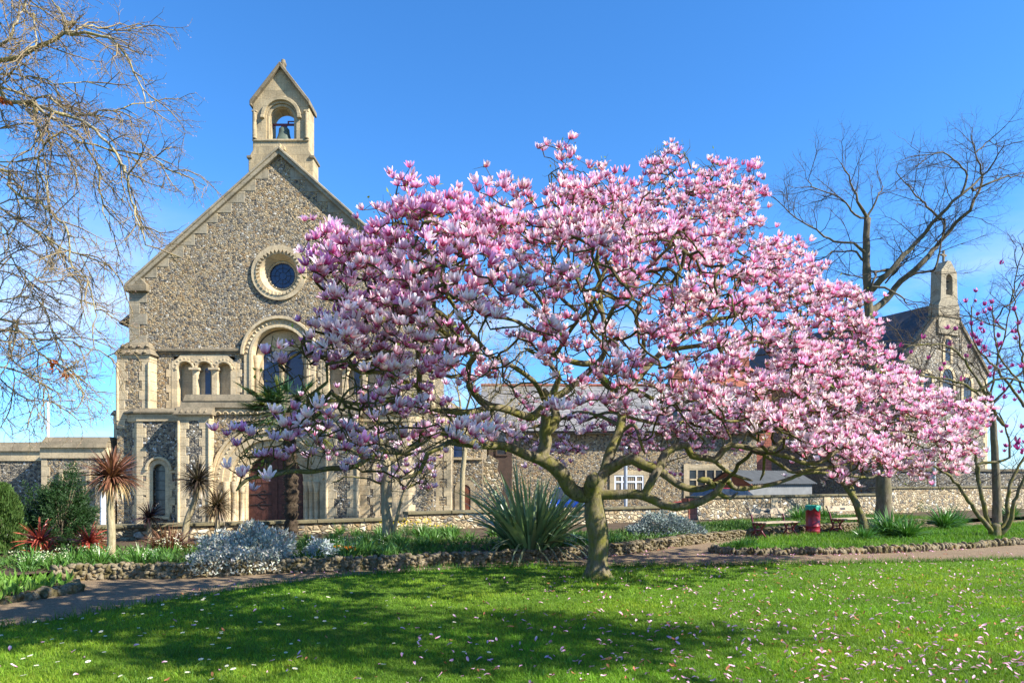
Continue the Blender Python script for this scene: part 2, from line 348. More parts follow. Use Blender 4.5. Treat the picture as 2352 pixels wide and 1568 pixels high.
# ------------------------------------------------------------------ ground, path, lawn, beds
from mathutils.geometry import tessellate_polygon
def sheet(name, pts, z, mat_, kind='structure', sub=0):
    bm = bmesh.new(); vs = [bm.verts.new((x, y, z)) for x, y in pts]
    for t in tessellate_polygon([[Vector((x, y, 0)) for x, y in pts]]):
        try: bm.faces.new([vs[i] for i in t])
        except ValueError: pass
    bmesh.ops.recalc_face_normals(bm, faces=bm.faces)
    for f in bm.faces:
        if f.normal.z < 0: f.normal_flip()
    me = bpy.data.meshes.new(name); bm.to_mesh(me); bm.free(); me.materials.append(mat_)
    return tag(link(name, me), kind=kind)
sheet('ground', [(-700,-300),(700,-300),(700,900),(-700,900)], 0.0, M_GROUND)
LAWN_EDGE = [(-14,2.0),(-8.2,5.6),(-5.6,7.25),(-4.85,8.5),(-4.05,9.8),(-2.73,11.3),(-0.61,12.4),(1.4,12.67),(4.2,12.8),(7.5,13.3),(10.5,13.95),(20,16.6)]
EDGING = [(-7.25,10.77),(-6.65,11.2),(-5.28,11.4),(-4.0,11.95),(-2.57,12.36),(-1.44,12.87),(-.22,13.3),(1.58,14.3),(3.0,15.6),(4.4,17.2),(6.28,18.95),(8.47,20.75),(10.46,21.9),(16,25.4),(24,29.5)]
def wall_y(x): return 17.9 + 0.54 * (x + 7.3)
def smooth_line(P, n=6):
    P = [Vector((x, y, 0)) for x, y in P]; out = []
    for i in range(len(P)-1):
        a, b, c, d = P[max(i-1,0)], P[i], P[i+1], P[min(i+2,len(P)-1)]
        for k in range(n):
            t = k/n; out.append(0.5*((2*b)+(c-a)*t+(2*a-5*b+4*c-d)*t*t+(3*b-a-3*c+d)*t**3))
    out.append(P[-1]); return [(p.x, p.y) for p in out]
LE = smooth_line(LAWN_EDGE); EL = smooth_line(EDGING)
sheet('path', [(-30,-8),(30,-8),(40,34)] + [(x, y+0.25) for x, y in reversed(EL)] + [(-8.2,10.9),(-30,10.9)], 0.006, M_PATH)
sheet('lawn', [(-14,-8),(26,-8)] + [(26,18)] + list(reversed(LE)), 0.03, M_LAWN)
sheet('flower_bed', EL + [(30, wall_y(30)-.2),(-24, wall_y(-24)-.2),(-24,9.0),(-9.6,9.0),(-7.5,10.5)], 0.17, M_SOIL)
SMALL_BED = [(-9.5,7.6),(-7.6,8.2),(-6.75,8.9),(-6.35,9.6),(-6.4,10.0),(-6.9,10.25),(-9.5,10.4)]
sheet('small_bed', SMALL_BED, 0.10, M_SOIL)
ISLAND = [(4.55,15.5),(4.7,15.05),(5.54,14.85),(6.87,14.95),(8.74,15.4),(11.1,16.4),(13.0,17.36),(20,20.5),(26,24),(26,29),(16,23.2),(12.4,21.4),(10.1,20.3),(8.75,19.5),(6.9,18.2),(5.4,16.7)]
sheet('island_bed', ISLAND, 0.10, M_LAWN)

# rough stone edging: irregular stones bedded in a low kerb
def rock_np(c, s, rz, seed):
    bm = bmesh.new(); bmesh.ops.create_icosphere(bm, subdivisions=2, radius=1.0)
    r = np.random.default_rng(seed); ph = r.uniform(0, 6, 6)
    V = np.array([v.co[:] for v in bm.verts]); F = np.array([[v.index for v in f.verts] for f in bm.faces]); bm.free()
    d = 1 + .14*np.sin(3*V[:,0]+ph[0])*np.sin(4*V[:,1]+ph[1]) + .12*np.sin(5*V[:,2]+ph[2]+2*V[:,0]) + .06*np.sin(9*V[:,1]+ph[3])
    V = np.sign(V)*np.abs(V)**0.8*d[:,None]*np.array(s)
    ca, sa = math.cos(rz), math.sin(rz)
    return np.stack([V[:,0]*ca-V[:,1]*sa, V[:,0]*sa+V[:,1]*ca, V[:,2]], 1)+np.array(c), F
def edging(name, label, line, h, w, base, seed, rows=2):
    r = random.Random(seed); Vs, Fs, n = [], [], 0
    L = [Vector((x, y, 0)) for x, y in line]
    for row in range(rows):
        zc = base + h*(row+.5)/rows; rest = 0
        for a, b in zip(L, L[1:]):
            d = (b-a); l = d.length; d.normalize(); nrm = Vector((-d.y, d.x, 0)); s = rest
            while s < l:
                sz = r.uniform(.04, .11); p = a + d*(s+sz*.5) + nrm*r.uniform(-.03, .03)
                V, F = rock_np((p.x, p.y, zc + r.uniform(-.025, .025)), (sz*.62, w*.5*r.uniform(.85,1.12), h/rows*.68*r.uniform(.75,1.3)), math.atan2(d.y, d.x)+r.uniform(-.25,.25), r.randrange(10**6))
                Vs.append(V); Fs.append(F+n); n += len(V); s += sz*.93
            rest = s - l
    core = []; hw = w*.32
    for i, p in enumerate(L):
        d = (L[min(i+1,len(L)-1)]-L[max(i-1,0)]).normalized(); q = Vector((-d.y, d.x, 0))*hw; core += [p-q+Vector((0,0,base)), p+q+Vector((0,0,base)), p-q+Vector((0,0,base+h*.86)), p+q+Vector((0,0,base+h*.86))]
    cf = []
    for i in range(len(L)-1):
        o = 4*i; cf += [(o,o+4,o+6),(o,o+6,o+2),(o+2,o+6,o+7),(o+2,o+7,o+3),(o+3,o+7,o+5),(o+3,o+5,o+1)]
    Vs.append(np.array([tuple(v) for v in core])); Fs.append(np.array(cf)+n)
    return tag(npmesh(name, np.vstack(Vs), np.vstack(Fs), M_RUBBLE_NEAR, smooth=True), label, 'edging')
M_RUBBLE_NEAR = ground_mat('mossy_edging_stone', [(0.28, (.045,.042,.016)), (0.42, (.125,.10,.045)), (0.55, (.24,.20,.135)), (0.64, (.15,.10,.035)), (0.75, (.06,.06,.03))], 6.0, 30, 0.8, 0.03)
edging('stone_edging', 'long low mossy flint edging between the tarmac path and the planted bed', [p for p in EL if p[0] < 15], .24, .26, 0.0, 3, 4)
edging('stone_edging', 'low flint edging rounding the grassy wedge in front of the benches', smooth_line(ISLAND[0:9] , 3), .13, .2, 0.0, 4, 1)
edging('stone_edging', 'flat pale kerb stones round the little leafy bed at the far left', smooth_line(SMALL_BED[:6], 3), .11, .24, 0.0, 5, 1)

# ------------------------------------------------------------------ boundary wall of the garden, stepping up to the right
WALL = [(-18, -3.15, .55, False), (-3.15, 6.6, .72, True), (6.6, 16.2, 1.06, True), (16.2, 30, 1.36, True)]
gw = thing('garden_wall', 'long low flint rubble wall with flat stone coping running behind the flower beds', 'wall', (2, wall_y(2), 0))
dirw = Vector((1, .54, 0)).normalized(); nw = Vector((-dirw.y, dirw.x, 0))
def wall_piece(name, x0, x1, z0, z1, half, mat_, parent, seed=0, nb=0.0):
    a = Vector((x0, wall_y(x0), 0)); b = Vector((x1, wall_y(x1), 0))
    m = MB(); P = [a - nw*half, b - nw*half, b + nw*half, a + nw*half]
    m.slab([(p.x, p.y) for p in P], z0, z1); return m.build(name, mat_, parent, parent.location, nb)
for x0, x1, t, _ in WALL:
    wall_piece('wall_panel', x0, x1-.004, 0, t-.09, .17, M_RUBBLE, gw)
    n = max(1, int((x1-x0)/1.1)); m = MB(); rr = random.Random(int(x0*10))
    for i in range(n):
        a = x0 + (x1-x0)*i/n; b = x0 + (x1-x0)*(i+1)/n - .012; dz = rr.uniform(-.008, .008)
        A = Vector((a, wall_y(a), 0)); B = Vector((b, wall_y(b), 0)); P = [A-nw*.24, B-nw*.24, B+nw*.24, A+nw*.24]
        m.slab([(p.x, p.y) for p in P], t-.088+dz, t+dz)
    m.build('coping', M_COPING_MOSS, gw, gw.location, .012)
wall_piece('brick_pier', 6.42, 6.78, 0, .98, .19, M_BRICK, gw)
for x in (10.4, 16.4, 13.2): wall_piece('stone_pier', x-.17, x+.17, 0, 1.0, .195, M_STONE, gw)

# ------------------------------------------------------------------ the church
Y0, Y1 = 26.4, 25.6
def fx(x, Y): return (x - CX)/FPX*Y
def fz(y, Y): return EYE + (HOR - y)/FPX*Y
XA = fx(643, Y0)
K0 = Y0/FPX
church = thing('church', 'flint and limestone church with a steep gable, round blue window and arched porch', 'church', (XA, Y0, 0))
def part(m, name, mats, parent=None, bevel=0.0):
    p = parent or church
    o = m.build(name, mats, p, (0,0,0)); 
    off = Vector(church.location)
    o.data.transform(Matrix.Translation(-off))
    if bevel:
        b = o.modifiers.new('bevel', 'BEVEL'); b.width = bevel; b.segments = 1; b.limit_method = 'ANGLE'
    return o
def cut(o, m):
    c = m.build('cutter', [], None); c.data.transform(Matrix.Translation(-Vector(church.location))); c.location = church.location
    bo = o.modifiers.new('cut', 'BOOLEAN'); bo.object = c; bo.operation = 'DIFFERENCE'; bo.solver = 'EXACT'
    bpy.context.view_layer.update()
    dg = bpy.context.evaluated_depsgraph_get(); me = bpy.data.meshes.new_from_object(o.evaluated_get(dg))
    o.modifiers.remove(bo); old = o.data; o.data = me; me.name = o.name; bpy.data.meshes.remove(old)
    bpy.data.objects.remove(c)
def arch(cx, hw, zb, zs, n=14):
    return [(cx-hw, zb)] + [(cx - hw*math.cos(math.pi*i/n), zs + hw*math.sin(math.pi*i/n)) for i in range(n+1)] + [(cx+hw, zb)]
def arcl(cx, r, zs, n=18, a0=0.0, a1=math.pi, legs=None):
    a = [(cx - r*math.cos(a0+(a1-a0)*i/n), zs + r*math.sin(a0+(a1-a0)*i/n)) for i in range(n+1)]
    return a if legs is None else [(cx-r, legs)] + a + [(cx+r, legs)]
def circ(cx, cz, r, n=40): return [(cx + r*math.cos(2*math.pi*i/n), cz + r*math.sin(2*math.pi*i/n)) for i in range(n)]
def mirx(x): return 2*XA - x
def quoins(m, xe, s, z0, z1, Yf, w1, w2, h, proud=.012, deep=.2, side=0.0):
    z = z0; k = 0
    while z < z1 - 1e-3:
        zt = min(z+h, z1); w = (w1, w2)[k % 2]
        a, b = sorted((xe - s*side, xe + s*w)); m.box(a, b, Yf-proud-(.002 if k % 2 else 0), Yf+deep, z+.004, zt-.004); z = zt; k += 1

# main gable wall
xl, xr_, za = fx(310, Y0), mirx(fx(310, Y0)), fz(358, Y0); zk = fz(655, Y0)
m = MB(); m.prism([(xl,0),(xr_,0),(xr_,zk),(XA,za),(xl,zk)], Y0, Y0+.85)
gable = part(m, 'gable_wall', M_FLINT)
cz = fz(627, Y0); cxw = fx(641.5, Y0)
acx, azs, azb = XA, fz(815, Y0), fz(960, Y0)
c = MB(); c.prism(circ(cxw, cz, 45*K0), Y0-.5, Y0+.45); cut(gable, c)
c = MB(); c.prism(arch(acx, 64*K0, azb, azs), Y0-.5, Y0+.5); cut(gable, c)
for sgn in (-1, 1):
    x0, x1 = sorted((XA + sgn*(643-397)*K0, XA + sgn*(643-541)*K0))
    c = MB(); c.box(x0+.03, x1-.03, Y0-.5, Y0+.48, fz(950,Y0), fz(818,Y0)); cut(gable, c)

# raking copings, kneelers, toothed stones
for s in (-1, 1):
    m = MB(); q = MB(); kn = MB()
    X = lambda d: XA + s*d*K0
    slope = (za + 12*K0 - (zk+.02))/((643-296)*K0)
    P0 = (X(350), zk-.02); P1 = (XA, za + 12*K0 + .06); w = 11*K0/math.cos(math.atan(slope))
    poly = [P0, P1, (XA, P1[1]-w), (X(350), P0[1]-w)]
    m.prism(poly if s < 0 else poly[::-1], Y0-.16, Y0+1.0)
    poly = [P0, P1, (XA, P1[1]-w*.45), (X(350), P0[1]-w*.45)]
    m.prism([(x, z+.035) for x, z in poly], Y0-.22, Y0+1.05)
    kn.box(*sorted((X(352), X(300))), Y0-.2, Y0+.95, zk-.28, zk-.02)
    kn.prism([(X(352),zk-.02),(X(300),zk-.02),(X(318),zk+.28),(X(340),zk+.12)] , Y0-.14, Y0+.5)
    z = zk - .1; i = 0; rr = random.Random(5+s)
    while z < za - .9:
        h = rr.uniform(.36, .48); zt = z + h
        xo0 = (za - z)/(za-zk)*333; xo1 = (za - zt)/(za-zk)*333
        inn = xo1 - rr.uniform(3, 11); 
        q.prism([(X(xo0+3), z+.005),(X(xo1+3), zt-.005),(X(inn), zt-.005),(X(inn), z+.005)], Y0-.014-.002*(i%2), Y0+.3); z = zt; i += 1
    quoins(q, X(346), -s, fz(820,Y0), zk-.28, Y0, (346-322)*K0, (346-305)*K0, .42, .02, .5)
    part(m, 'raking_coping', M_STONE_CHAPEL, bevel=.015); part(kn, 'kneeler_stone', M_STONE_GREY, bevel=.02); part(q, 'quoin_stones', M_STONE_CHAPEL, bevel=.008)

# roof and side walls behind the gable
YB = Y0+8.2
for s in (-1, 1):
    m = MB(); xe = XA + s*6.65; xi = XA; ze = 8.0; zr = za - .75
    v = [(xi,Y0+.85,zr),(xe,Y0+.85,ze),(xe,YB,ze),(xi,YB,zr),(xi,Y0+.85,zr-.16),(xe,Y0+.85,ze-.13),(xe,YB,ze-.13),(xi,YB,zr-.16)]
    m.add(v, [(0,1,2,3),(4,7,6,5),(0,4,5,1),(1,5,6,2),(2,6,7,3)])
    part(m, 'nave_roof', M_SLATE_DARK)
m = MB()
for s in (-1, 1): m.box(*sorted((XA+s*5.55, XA+s*5.0)), Y0+.852, YB-.3, 0, 8.3)
m.prism([(XA-4.98,0),(XA+4.98,0),(XA+4.98,8.3),(XA,za-1.1),(XA-4.98,8.3)], YB-.7, YB-.35)
part(m, 'nave_wall', M_FLINT)
for s in (-1, 1):
    m = MB(); m.tube([(XA+s*6.68, Y0+.9, 7.93), (XA+s*6.68, YB, 7.93)], .07, 8)
    part(m, 'gutter', M_IRON)

# corner buttresses with weathered scalloped caps
def facade_buttress(s):
    X = lambda d: XA + s*(643-d)*K0
    a, b = sorted((X(288), X(361))); zt = fz(820, Y0); Yf = Y0-.55
    m = MB(); m.box(a, b, Yf, Y0+.6, 0, zt); o = part(m, 'buttress', M_FLINT)
    for e, sg in ((a, 1), (b, -1)):
        m = MB(); quoins(m, e, sg, 3.6, zt-.17, Yf, .30, .40, .36, side=.015, deep=.5); part(m, 'quoin_stones', M_STONE, o, .008)
    m = MB(); m.box(a-.01, b+.01, Yf-.016, Y0-.01, zt-.16, zt-.003); part(m, 'head_stone', M_STONE, o, .008)
    for e in (a+.02, b-.02): m = MB(); m.tube([(e, Yf-.02, 3.9), (e, Yf-.02, zt-.3)], .055, 8); part(m, 'shaft', M_STONE, o)
    m = MB(); z0 = zt; z2 = fz(789, Y0)
    for k in range(2):
        g = .10 - .02*k; za_ = z0 + (z2-z0)*.5*k; zb_ = za_ + (z2-z0)*.5
        m.add([(a-g+.12*k,Yf-g+.14*k,za_),(b+g-.12*k,Yf-g+.14*k,za_),(b+g-.12*k,Y0+.2,za_),(a-g+.12*k,Y0+.2,za_),
               (a-g+.16+.12*k,Yf-g+.22+.16*k,zb_),(b+g-.16-.12*k,Yf-g+.22+.16*k,zb_),(b+g-.16-.12*k,Y0+.2,zb_),(a-g+.16+.12*k,Y0+.2,zb_)],
              [(0,3,2,1),(4,5,6,7),(0,1,5,4),(1,2,6,5),(2,3,7,6),(3,0,4,7)])
        for t in range(4):
            cxx = a + (b-a)*(t+.5)/4
            m.add([(cxx-.11,Yf-g+.14*k+.02,za_+.05),(cxx+.11,Yf-g+.14*k+.02,za_+.05),(cxx,Yf-g+.14*k+.05,za_+.19),(cxx,Yf-g+.14*k-.05,za_+.07)], [(0,1,3),(1,2,3),(2,0,3)])
    part(m, 'buttress_cap', M_STONE_GREY, o)
facade_buttress(-1); facade_buttress(1)

# string course
for s in (-1, 1):
    m = MB(); X = lambda d: XA + s*(643-d)*K0
    m.box(*sorted((X(364), X(643-83))), Y0-.12, Y0+.1, fz(808,Y0), fz(801,Y0)); m.box(*sorted((X(364), X(643-83))), Y0-.07, Y0+.1, fz(812,Y0), fz(808.3,Y0))
    part(m, 'string_course', M_STONE_GREY, bevel=.02)

# blind arcades: stone panel with three niches, columns, middle slit of blue glass
def arcade(s):
    X = lambda d: XA + s*(643-d)*K0
    o_ = MB(); a, b = sorted((X(395), X(543)))
    zb, zt = fz(962,Y0), fz(814,Y0)
    prof = [(a,zb),(b,zb),(b,fz(832,Y0)),(b-.25,fz(822,Y0)),(b-.35,zt),(a+.35,zt),(a+.25,fz(822,Y0)),(a,fz(832,Y0))]
    o_.prism(prof, Y0-.035, Y0+.42)
    pan = part(o_, 'niche_panel', M_STONE); cs = [(426, 17.5), (470, 17.5), (515, 15.5)]
    for d, hw in cs:
        c = MB(); c.prism(arch(X(d), hw*K0, fz(970,Y0), fz(849,Y0)), Y0-.5, Y0+.30); cut(pan, c)
    m = MB()
    for d, hw in cs:
        m.ring(arcl(X(d), (hw+5)*K0, fz(849,Y0)), arcl(X(d), (hw+1)*K0, fz(849,Y0)), Y0-.075, Y0, 0)
        for t in range(9):
            an = math.pi*(t+.5)/9; r = (hw+8)*K0
            m.box(X(d)-r*math.cos(an)-.035, X(d)-r*math.cos(an)+.035, Y0-.055, Y0, fz(849,Y0)+r*math.sin(an)-.03, fz(849,Y0)+r*math.sin(an)+.03)
    quoins(m, a, 1, fz(955,Y0), fz(834,Y0), Y0, -.12, -.22, .3, .02, .2); quoins(m, b, -1, fz(955,Y0), fz(834,Y0), Y0, -.12, -.22, .3, .02, .2)
    part(m, 'arch_moulding', M_STONE, pan, .01)
    for d in (448, 492.5):
        m = MB(); zc = fz(866,Y0)
        m.lathe([(.075,0),(.075,zc-.02-fz(962,Y0)),(.10,zc-fz(962,Y0)),(.085,zc+.03-fz(962,Y0)),(.16,zc+.24-fz(962,Y0)),(.16,zc+.27-fz(962,Y0))], (X(d), Y0+.06, fz(962,Y0)), 14)
        m.box(X(d)-.19, X(d)+.19, Y0-.13, Y0+.25, zc+.27, zc+.36)
        part(m, 'column', M_STONE, pan)
    m = MB(); m.prism(arch(X(470), 6.3*K0, fz(940,Y0), fz(848,Y0)), Y0+.285, Y0+.33); part(m, 'slit_window', M_GLASS_BLUE)
arcade(-1); arcade(1)

# great arched recess with its window
m = MB(); m.ring(arcl(acx, 82*K0, azs, legs=azb), arcl(acx, 62*K0, azs, legs=azb), Y0-.05, Y0+.3)
m.ring(arcl(acx, 88*K0, azs), arcl(acx, 81.5*K0, azs), Y0-.17, Y0+.2)
m.ring(arcl(acx, 69*K0, azs, legs=azb), arcl(acx, 62.5*K0, azs, legs=azb), Y0-.10, Y0+.2)
for t in range(23):
    an = math.pi*(t+.5)/23; r = 75*K0
    m.add([(acx-r*math.cos(an)+dx, Y0-.055+dy, azs+r*math.sin(an)+dz) for dx,dy,dz in ((-.07,.02,-.06),(.07,.02,-.06),(.07,.02,.06),(-.07,.02,.06),(0,-.07,.02))], [(0,1,4),(1,2,4),(2,3,4),(3,0,4)])
o = part(m, 'great_arch', M_STONE, bevel=.01)
m = MB(); m.prism(arch(acx, 61*K0, azb, azs), Y0+.36, Y0+.49); back = part(m, 'window_stonework', M_STONE, o)
for d in (-27, 27):
    c = MB(); c.prism(arch(acx+d*K0, 20*K0, azb+.2, azs-.1), Y0+.2, Y0+.6); cut(back, c)
    m = MB(); m.prism(arch(acx+d*K0, 20.5*K0, azb+.18, azs-.1), Y0+.44, Y0+.47); part(m, 'window_pane', M_GLASS_BLUE, o)
for d in (-58, 58, 0):
    m = MB(); m.lathe([(.09,0),(.09,azs-azb-.5),(.12,azs-azb-.48),(.1,azs-azb-.4),(.2,azs-azb-.1),(.2,azs-azb)], (acx+d*K0, Y0+.22, azb), 14); part(m, 'column', M_STONE, o)

# round window
m = MB(); m.ring(circ(cxw,cz,63*K0,48), circ(cxw,cz,53*K0,48), Y0-.075, Y0+.3, closed=True)
m.ring(circ(cxw,cz,53*K0,48), circ(cxw,cz,44*K0,48), Y0-.03, Y0+.3, closed=True)
n = 48; A = [(cxw+44*K0*math.cos(2*math.pi*i/n), Y0+.0, cz+44*K0*math.sin(2*math.pi*i/n)) for i in range(n)]
B = [(cxw+33*K0*math.cos(2*math.pi*i/n), Y0+.40, cz+33*K0*math.sin(2*math.pi*i/n)) for i in range(n)]
m.add(A+B, [(i,(i+1)%n,(i+1)%n+n,i+n) for i in range(n)], 0, True)
for t in range(34):
    a0 = 2*math.pi*(t-.42)/34; a1 = 2*math.pi*(t+.42)/34; am = 2*math.pi*t/34
    p = [(cxw+r*K0*math.cos(a), cz+r*K0*math.sin(a)) for r, a in ((52.4,a0),(52.4,a1),(45.2,am))]
    m.prism(p, Y0-.11, Y0)
for t in range(40):
    am = 2*math.pi*t/40; m.lathe([(0,-.05),(.05,-.03),(.05,.03),(0,.05)], (cxw+32*K0*math.cos(am), Y0+.37, cz+32*K0*math.sin(am)), 6, cap=False)
wheel = part(m, 'round_window', M_STONE, bevel=0)
m = MB(); m.prism(circ(cxw, cz, 34*K0, 40), Y0+.41, Y0+.44); part(m, 'window_pane', M_GLASS_BLUE, wheel)
m = MB()
for r in (9, 19, 28): m.ring(circ(cxw,cz,r*K0,40), circ(cxw,cz,(r-.6)*K0,40), Y0+.395, Y0+.408, closed=True)
for t in range(8): m.tube([(cxw+9*K0*math.cos(t*math.pi/4), Y0+.402, cz+9*K0*math.sin(t*math.pi/4)), (cxw+31*K0*math.cos(t*math.pi/4), Y0+.402, cz+31*K0*math.sin(t*math.pi/4))], .008, 4)
part(m, 'leading', M_IRON, wheel)

# bell gable
YB0, YB1 = Y0+.10, Y0+.80
BX = lambda d: XA + d*K0
zb_ = lambda y: fz(y, Y0)
poly = [(BX(-75),zb_(470)),(BX(75),zb_(470)),(BX(75),zb_(358)),(BX(65),zb_(342)),(BX(65),zb_(228)),(BX(0),zb_(146)),(BX(-65),zb_(228)),(BX(-65),zb_(342)),(BX(-75),zb_(358))]
m = MB(); m.prism(poly, YB0, YB1); bell_g = part(m, 'bell_gable', M_STONE_BELL, bevel=.02)
c = MB(); c.prism(arch(BX(1), 26.5*K0, zb_(317), zb_(268)), YB0-.5, YB1+.5); cut(bell_g, c)
c = MB(); c.prism(arch(BX(1), 35*K0, zb_(317)+.0, zb_(268)), YB0-.5, YB0+.16); cut(bell_g, c)
m = MB()
for s in (-1, 1):
    P0 = (BX(s*69), zb_(231)); P1 = (BX(0), zb_(142)); w = .2
    pl = [P0, P1, (P1[0], P1[1]-w), (P0[0], P0[1]-w)]
    m.prism(pl, YB0-.16, YB1+.14)
    n2 = MB(); n2.box(*sorted((BX(s*66), BX(s*78))), YB0-.06, YB1+.06, zb_(362), zb_(355)); part(n2, 'shoulder_stone', M_STONE_GREY, bell_g, .02)
    m.box(*sorted((BX(s*64.8), BX(s*69.5))), YB0-.15, YB1+.12, zb_(243), zb_(231.5))
part(m, 'gable_coping', M_STONE_GREY, bell_g, .02)
m = MB(); m.box(BX(-5), BX(5), YB0+.05, YB1-.3, zb_(150), zb_(139)); m.lathe([(.05,0),(.11,.05),(.13,.13),(.08,.24),(.09,.28),(.0,.33)], (BX(0), YB0+.3, zb_(141)), 10)
part(m, 'finial', M_STONE_GREY, bell_g, .02)
m = MB(); m.ring(arcl(BX(1), 46*K0, zb_(266)), arcl(BX(1), 38*K0, zb_(266)), YB0-.09, YB0+.05)
m.ring(arcl(BX(1), 34.5*K0, zb_(268), legs=zb_(317)), arcl(BX(1), 28.5*K0, zb_(268), legs=zb_(317)), YB0+.06, YB0+.2)
for s in (-1,1):
    m.box(*sorted((BX(s*38+1), BX(s*47+1))), YB0-.12, YB0, zb_(270), zb_(264)); m.tube([(BX(s*60), YB0-.02, zb_(316)), (BX(s*60), YB0-.02, zb_(256))], .085, 10); m.box(*sorted((BX(s*54), BX(s*65.5))), YB0-.1, YB0+.02, zb_(256), zb_(252))
m.box(BX(-65.5), BX(65.5), YB0-.05, YB0, zb_(322), zb_(317.5))
m.box(BX(-2.6), BX(2.6), YB0-.16, YB0, zb_(354), zb_(331)); m.box(BX(-12), BX(12), YB0-.14, YB0, zb_(345), zb_(337))
part(m, 'hood_and_shafts', M_STONE_BELL, bell_g, .012)

# the bell, hung on its iron headstock
bl = thing('church_bell', 'green bronze bell hanging in the arched opening of the bell gable', 'bell', (BX(1), (YB0+YB1)/2, zb_(281)))
bl.scale = (1.08, 1.08, 1.02)
o = bl.location; h = .62
m = MB(); m.lathe([(0,0),(.15,-.015),(.185,-.06),(.195,-.2),(.23,-.36),(.285,-.5),(.325,-.57),(.325,-.60),(.27,-.58),(.2,-.38),(.16,-.1),(0,-.06)], (0,0,0), 24, cap=False); m.build('bell_body', M_BRONZE, bl)
m = MB(); m.box(-.42,.42,-.035,.035,.10,.16); m.box(-.1,.1,-.05,.05,.0,.10); m.box(.13,.17,-.03,.03,.16,.26); m.box(.13,.42,-.02,.02,.24,.27); m.box(-.42,-.38,-.04,.04,-.02,.10); m.box(.38,.42,-.04,.04,-.04,.10); m.build('headstock', M_DKRED, bl)
m = MB(); m.tube([(0,0,-.1),(.02,0,-.5)], .015, 6); m.lathe([(0,.05),(.05,0),(0,-.05)], (.02,0,-.55), 8, cap=False); m.build('clapper', M_IRON, bl)

# ---- porch: canted wings, piers, portal
K1 = Y1/FPX
hw_in = XA - fx(315, Y1); hw_out = XA - fx(262, Y0)
zw = fz(968, Y1)
plan = lambda g: [(XA-hw_out-g*.7, Y0+.3),(XA-hw_out-g*.7, Y0-g*.3),(XA-hw_in-g*.4, Y1-g),(XA+hw_in+g*.4, Y1-g),(XA+hw_out+g*.7, Y0-g*.3),(XA+hw_out+g*.7, Y0+.3)]
m = MB(); m.slab(plan(0), 0, zw); wing = part(m, 'porch_wing', M_FLINT_DARK)
m = MB(); m.slab(plan(.05), zw, fz(949.5,Y1)); part(m, 'frieze', M_STONE, wing, .02)
m = MB(); p0 = plan(.16); p1 = plan(.02); z0, z1 = fz(949,Y1), fz(937,Y1); n = 6
m.add([(x,y,z0) for x,y in p0]+[(x,y,z0+.06) for x,y in p0]+[(x,y,z1) for x,y in p1], [tuple(reversed(range(n))), tuple(range(2*n,3*n))]+[(i,(i+1)%n,(i+1)%n+n,i+n) for i in range(n)]+[(i+n,(i+1)%n+n,(i+1)%n+2*n,i+2*n) for i in range(n)])
part(m, 'parapet_coping', M_STONE_GREY, wing)
for s in (-1, 1):
    m = MB(); X = lambda d: XA - s*(XA - fx(d, Y1))
    quoins(m, X(315), s, 0, zw-.01, Y1, .22, .34, .36, side=.02, deep=.12); part(m, 'quoin_stones', M_STONE, wing, .008)
    m = MB(); quoins(m, X(431), -s, 0, zw-.01, Y1, .34, .46, .36, deep=.12); part(m, 'quoin_stones', M_STONE, wing, .008); m = MB()
    zs, zb = fz(1079,Y1), fz(1178,Y1)
    m.ring(arcl(X(366), 25*K1, zs, legs=zb-.1), arcl(X(366), 14*K1, zs, legs=zb-.1), Y1-.02, Y1+.1)
    m.ring(arcl(X(366), 31*K1, zs), arcl(X(366), 25.5*K1, zs), Y1-.10, Y1+.1)
    m.box(X(366)-26*K1, X(366)+26*K1, Y1-.08, Y1+.1, zb-.22, zb-.105)
    for sg in (-1, 1): quoins(m, X(366)+sg*25*K1, sg, zb, zs, Y1, .08, .19, .3, .018)
    part(m, 'window_surround', M_STONE, wing, .008)
for s in (-1, 1):
    X = lambda d: XA - s*(XA - fx(d, Y1))
    c = MB(); c.prism(arch(X(366), 14*K1, fz(1180,Y1), fz(1079,Y1)), Y1-.5, Y1+.35); cut(wing, c)
    m = MB(); m.prism(arch(X(366), 14.3*K1, fz(1181,Y1), fz(1079,Y1)), Y1+.2, Y1+.24); w_ = part(m, 'lancet_window', M_GLASS_LEAD)
    for t in range(5): m = MB(); m.box(X(366)-13*K1, X(366)+13*K1, Y1+.185, Y1+.198, fz(1170-t*22,Y1), fz(1170-t*22,Y1)+.02); part(m, 'saddle_bar', M_IRON, w_)
    # quoins and round vent on the canted side
    ax, ay = XA - s*hw_in, Y1; bx, by = XA - s*hw_out, Y0
    m = MB(); d = Vector((bx-ax, by-ay, 0)); L = d.length; d.normalize(); nn = Vector((d.y, -d.x, 0)) * (1 if (d.y*-s*1 - 0) < 0 else 1)
    if nn.y > 0: nn = -nn
    for end in (0, 1):
        m = MB(); z = 0; k = 0
        while z < zw-.05:
            t0, t1 = ((0, (.16,.28)[k%2]), (L-(.14,.26)[k%2], L))[end]
            P = [Vector((ax,ay,0))+d*t+nn*o2 for t, o2 in ((t0,-.05),(t0,.014+.002*(k%2)),(t1,.014+.002*(k%2)),(t1,-.05))]
            m.slab([(p.x,p.y) for p in P], z+.004, min(z+.36, zw-.01)-.004)
            z += .36; k += 1
        part(m, 'quoin_stones', M_STONE, wing)
    m = MB(); P = Vector((ax,ay,0))+d*(L*.62); 
    for i in range(12):
        a = 2*math.pi*i/12
    cc = [P + d*.26*math.cos(2*math.pi*i/12) + Vector((0,0,fz(990,Y1)+.26*math.sin(2*math.pi*i/12))) for i in range(12)]
    m.add([p+nn*.03 for p in cc]+[p-nn*.05 for p in cc], [tuple(range(12))]+[(i,(i+1)%12,(i+1)%12+12,i+12) for i in range(12)])
    part(m, 'round_vent', M_STONE, wing)
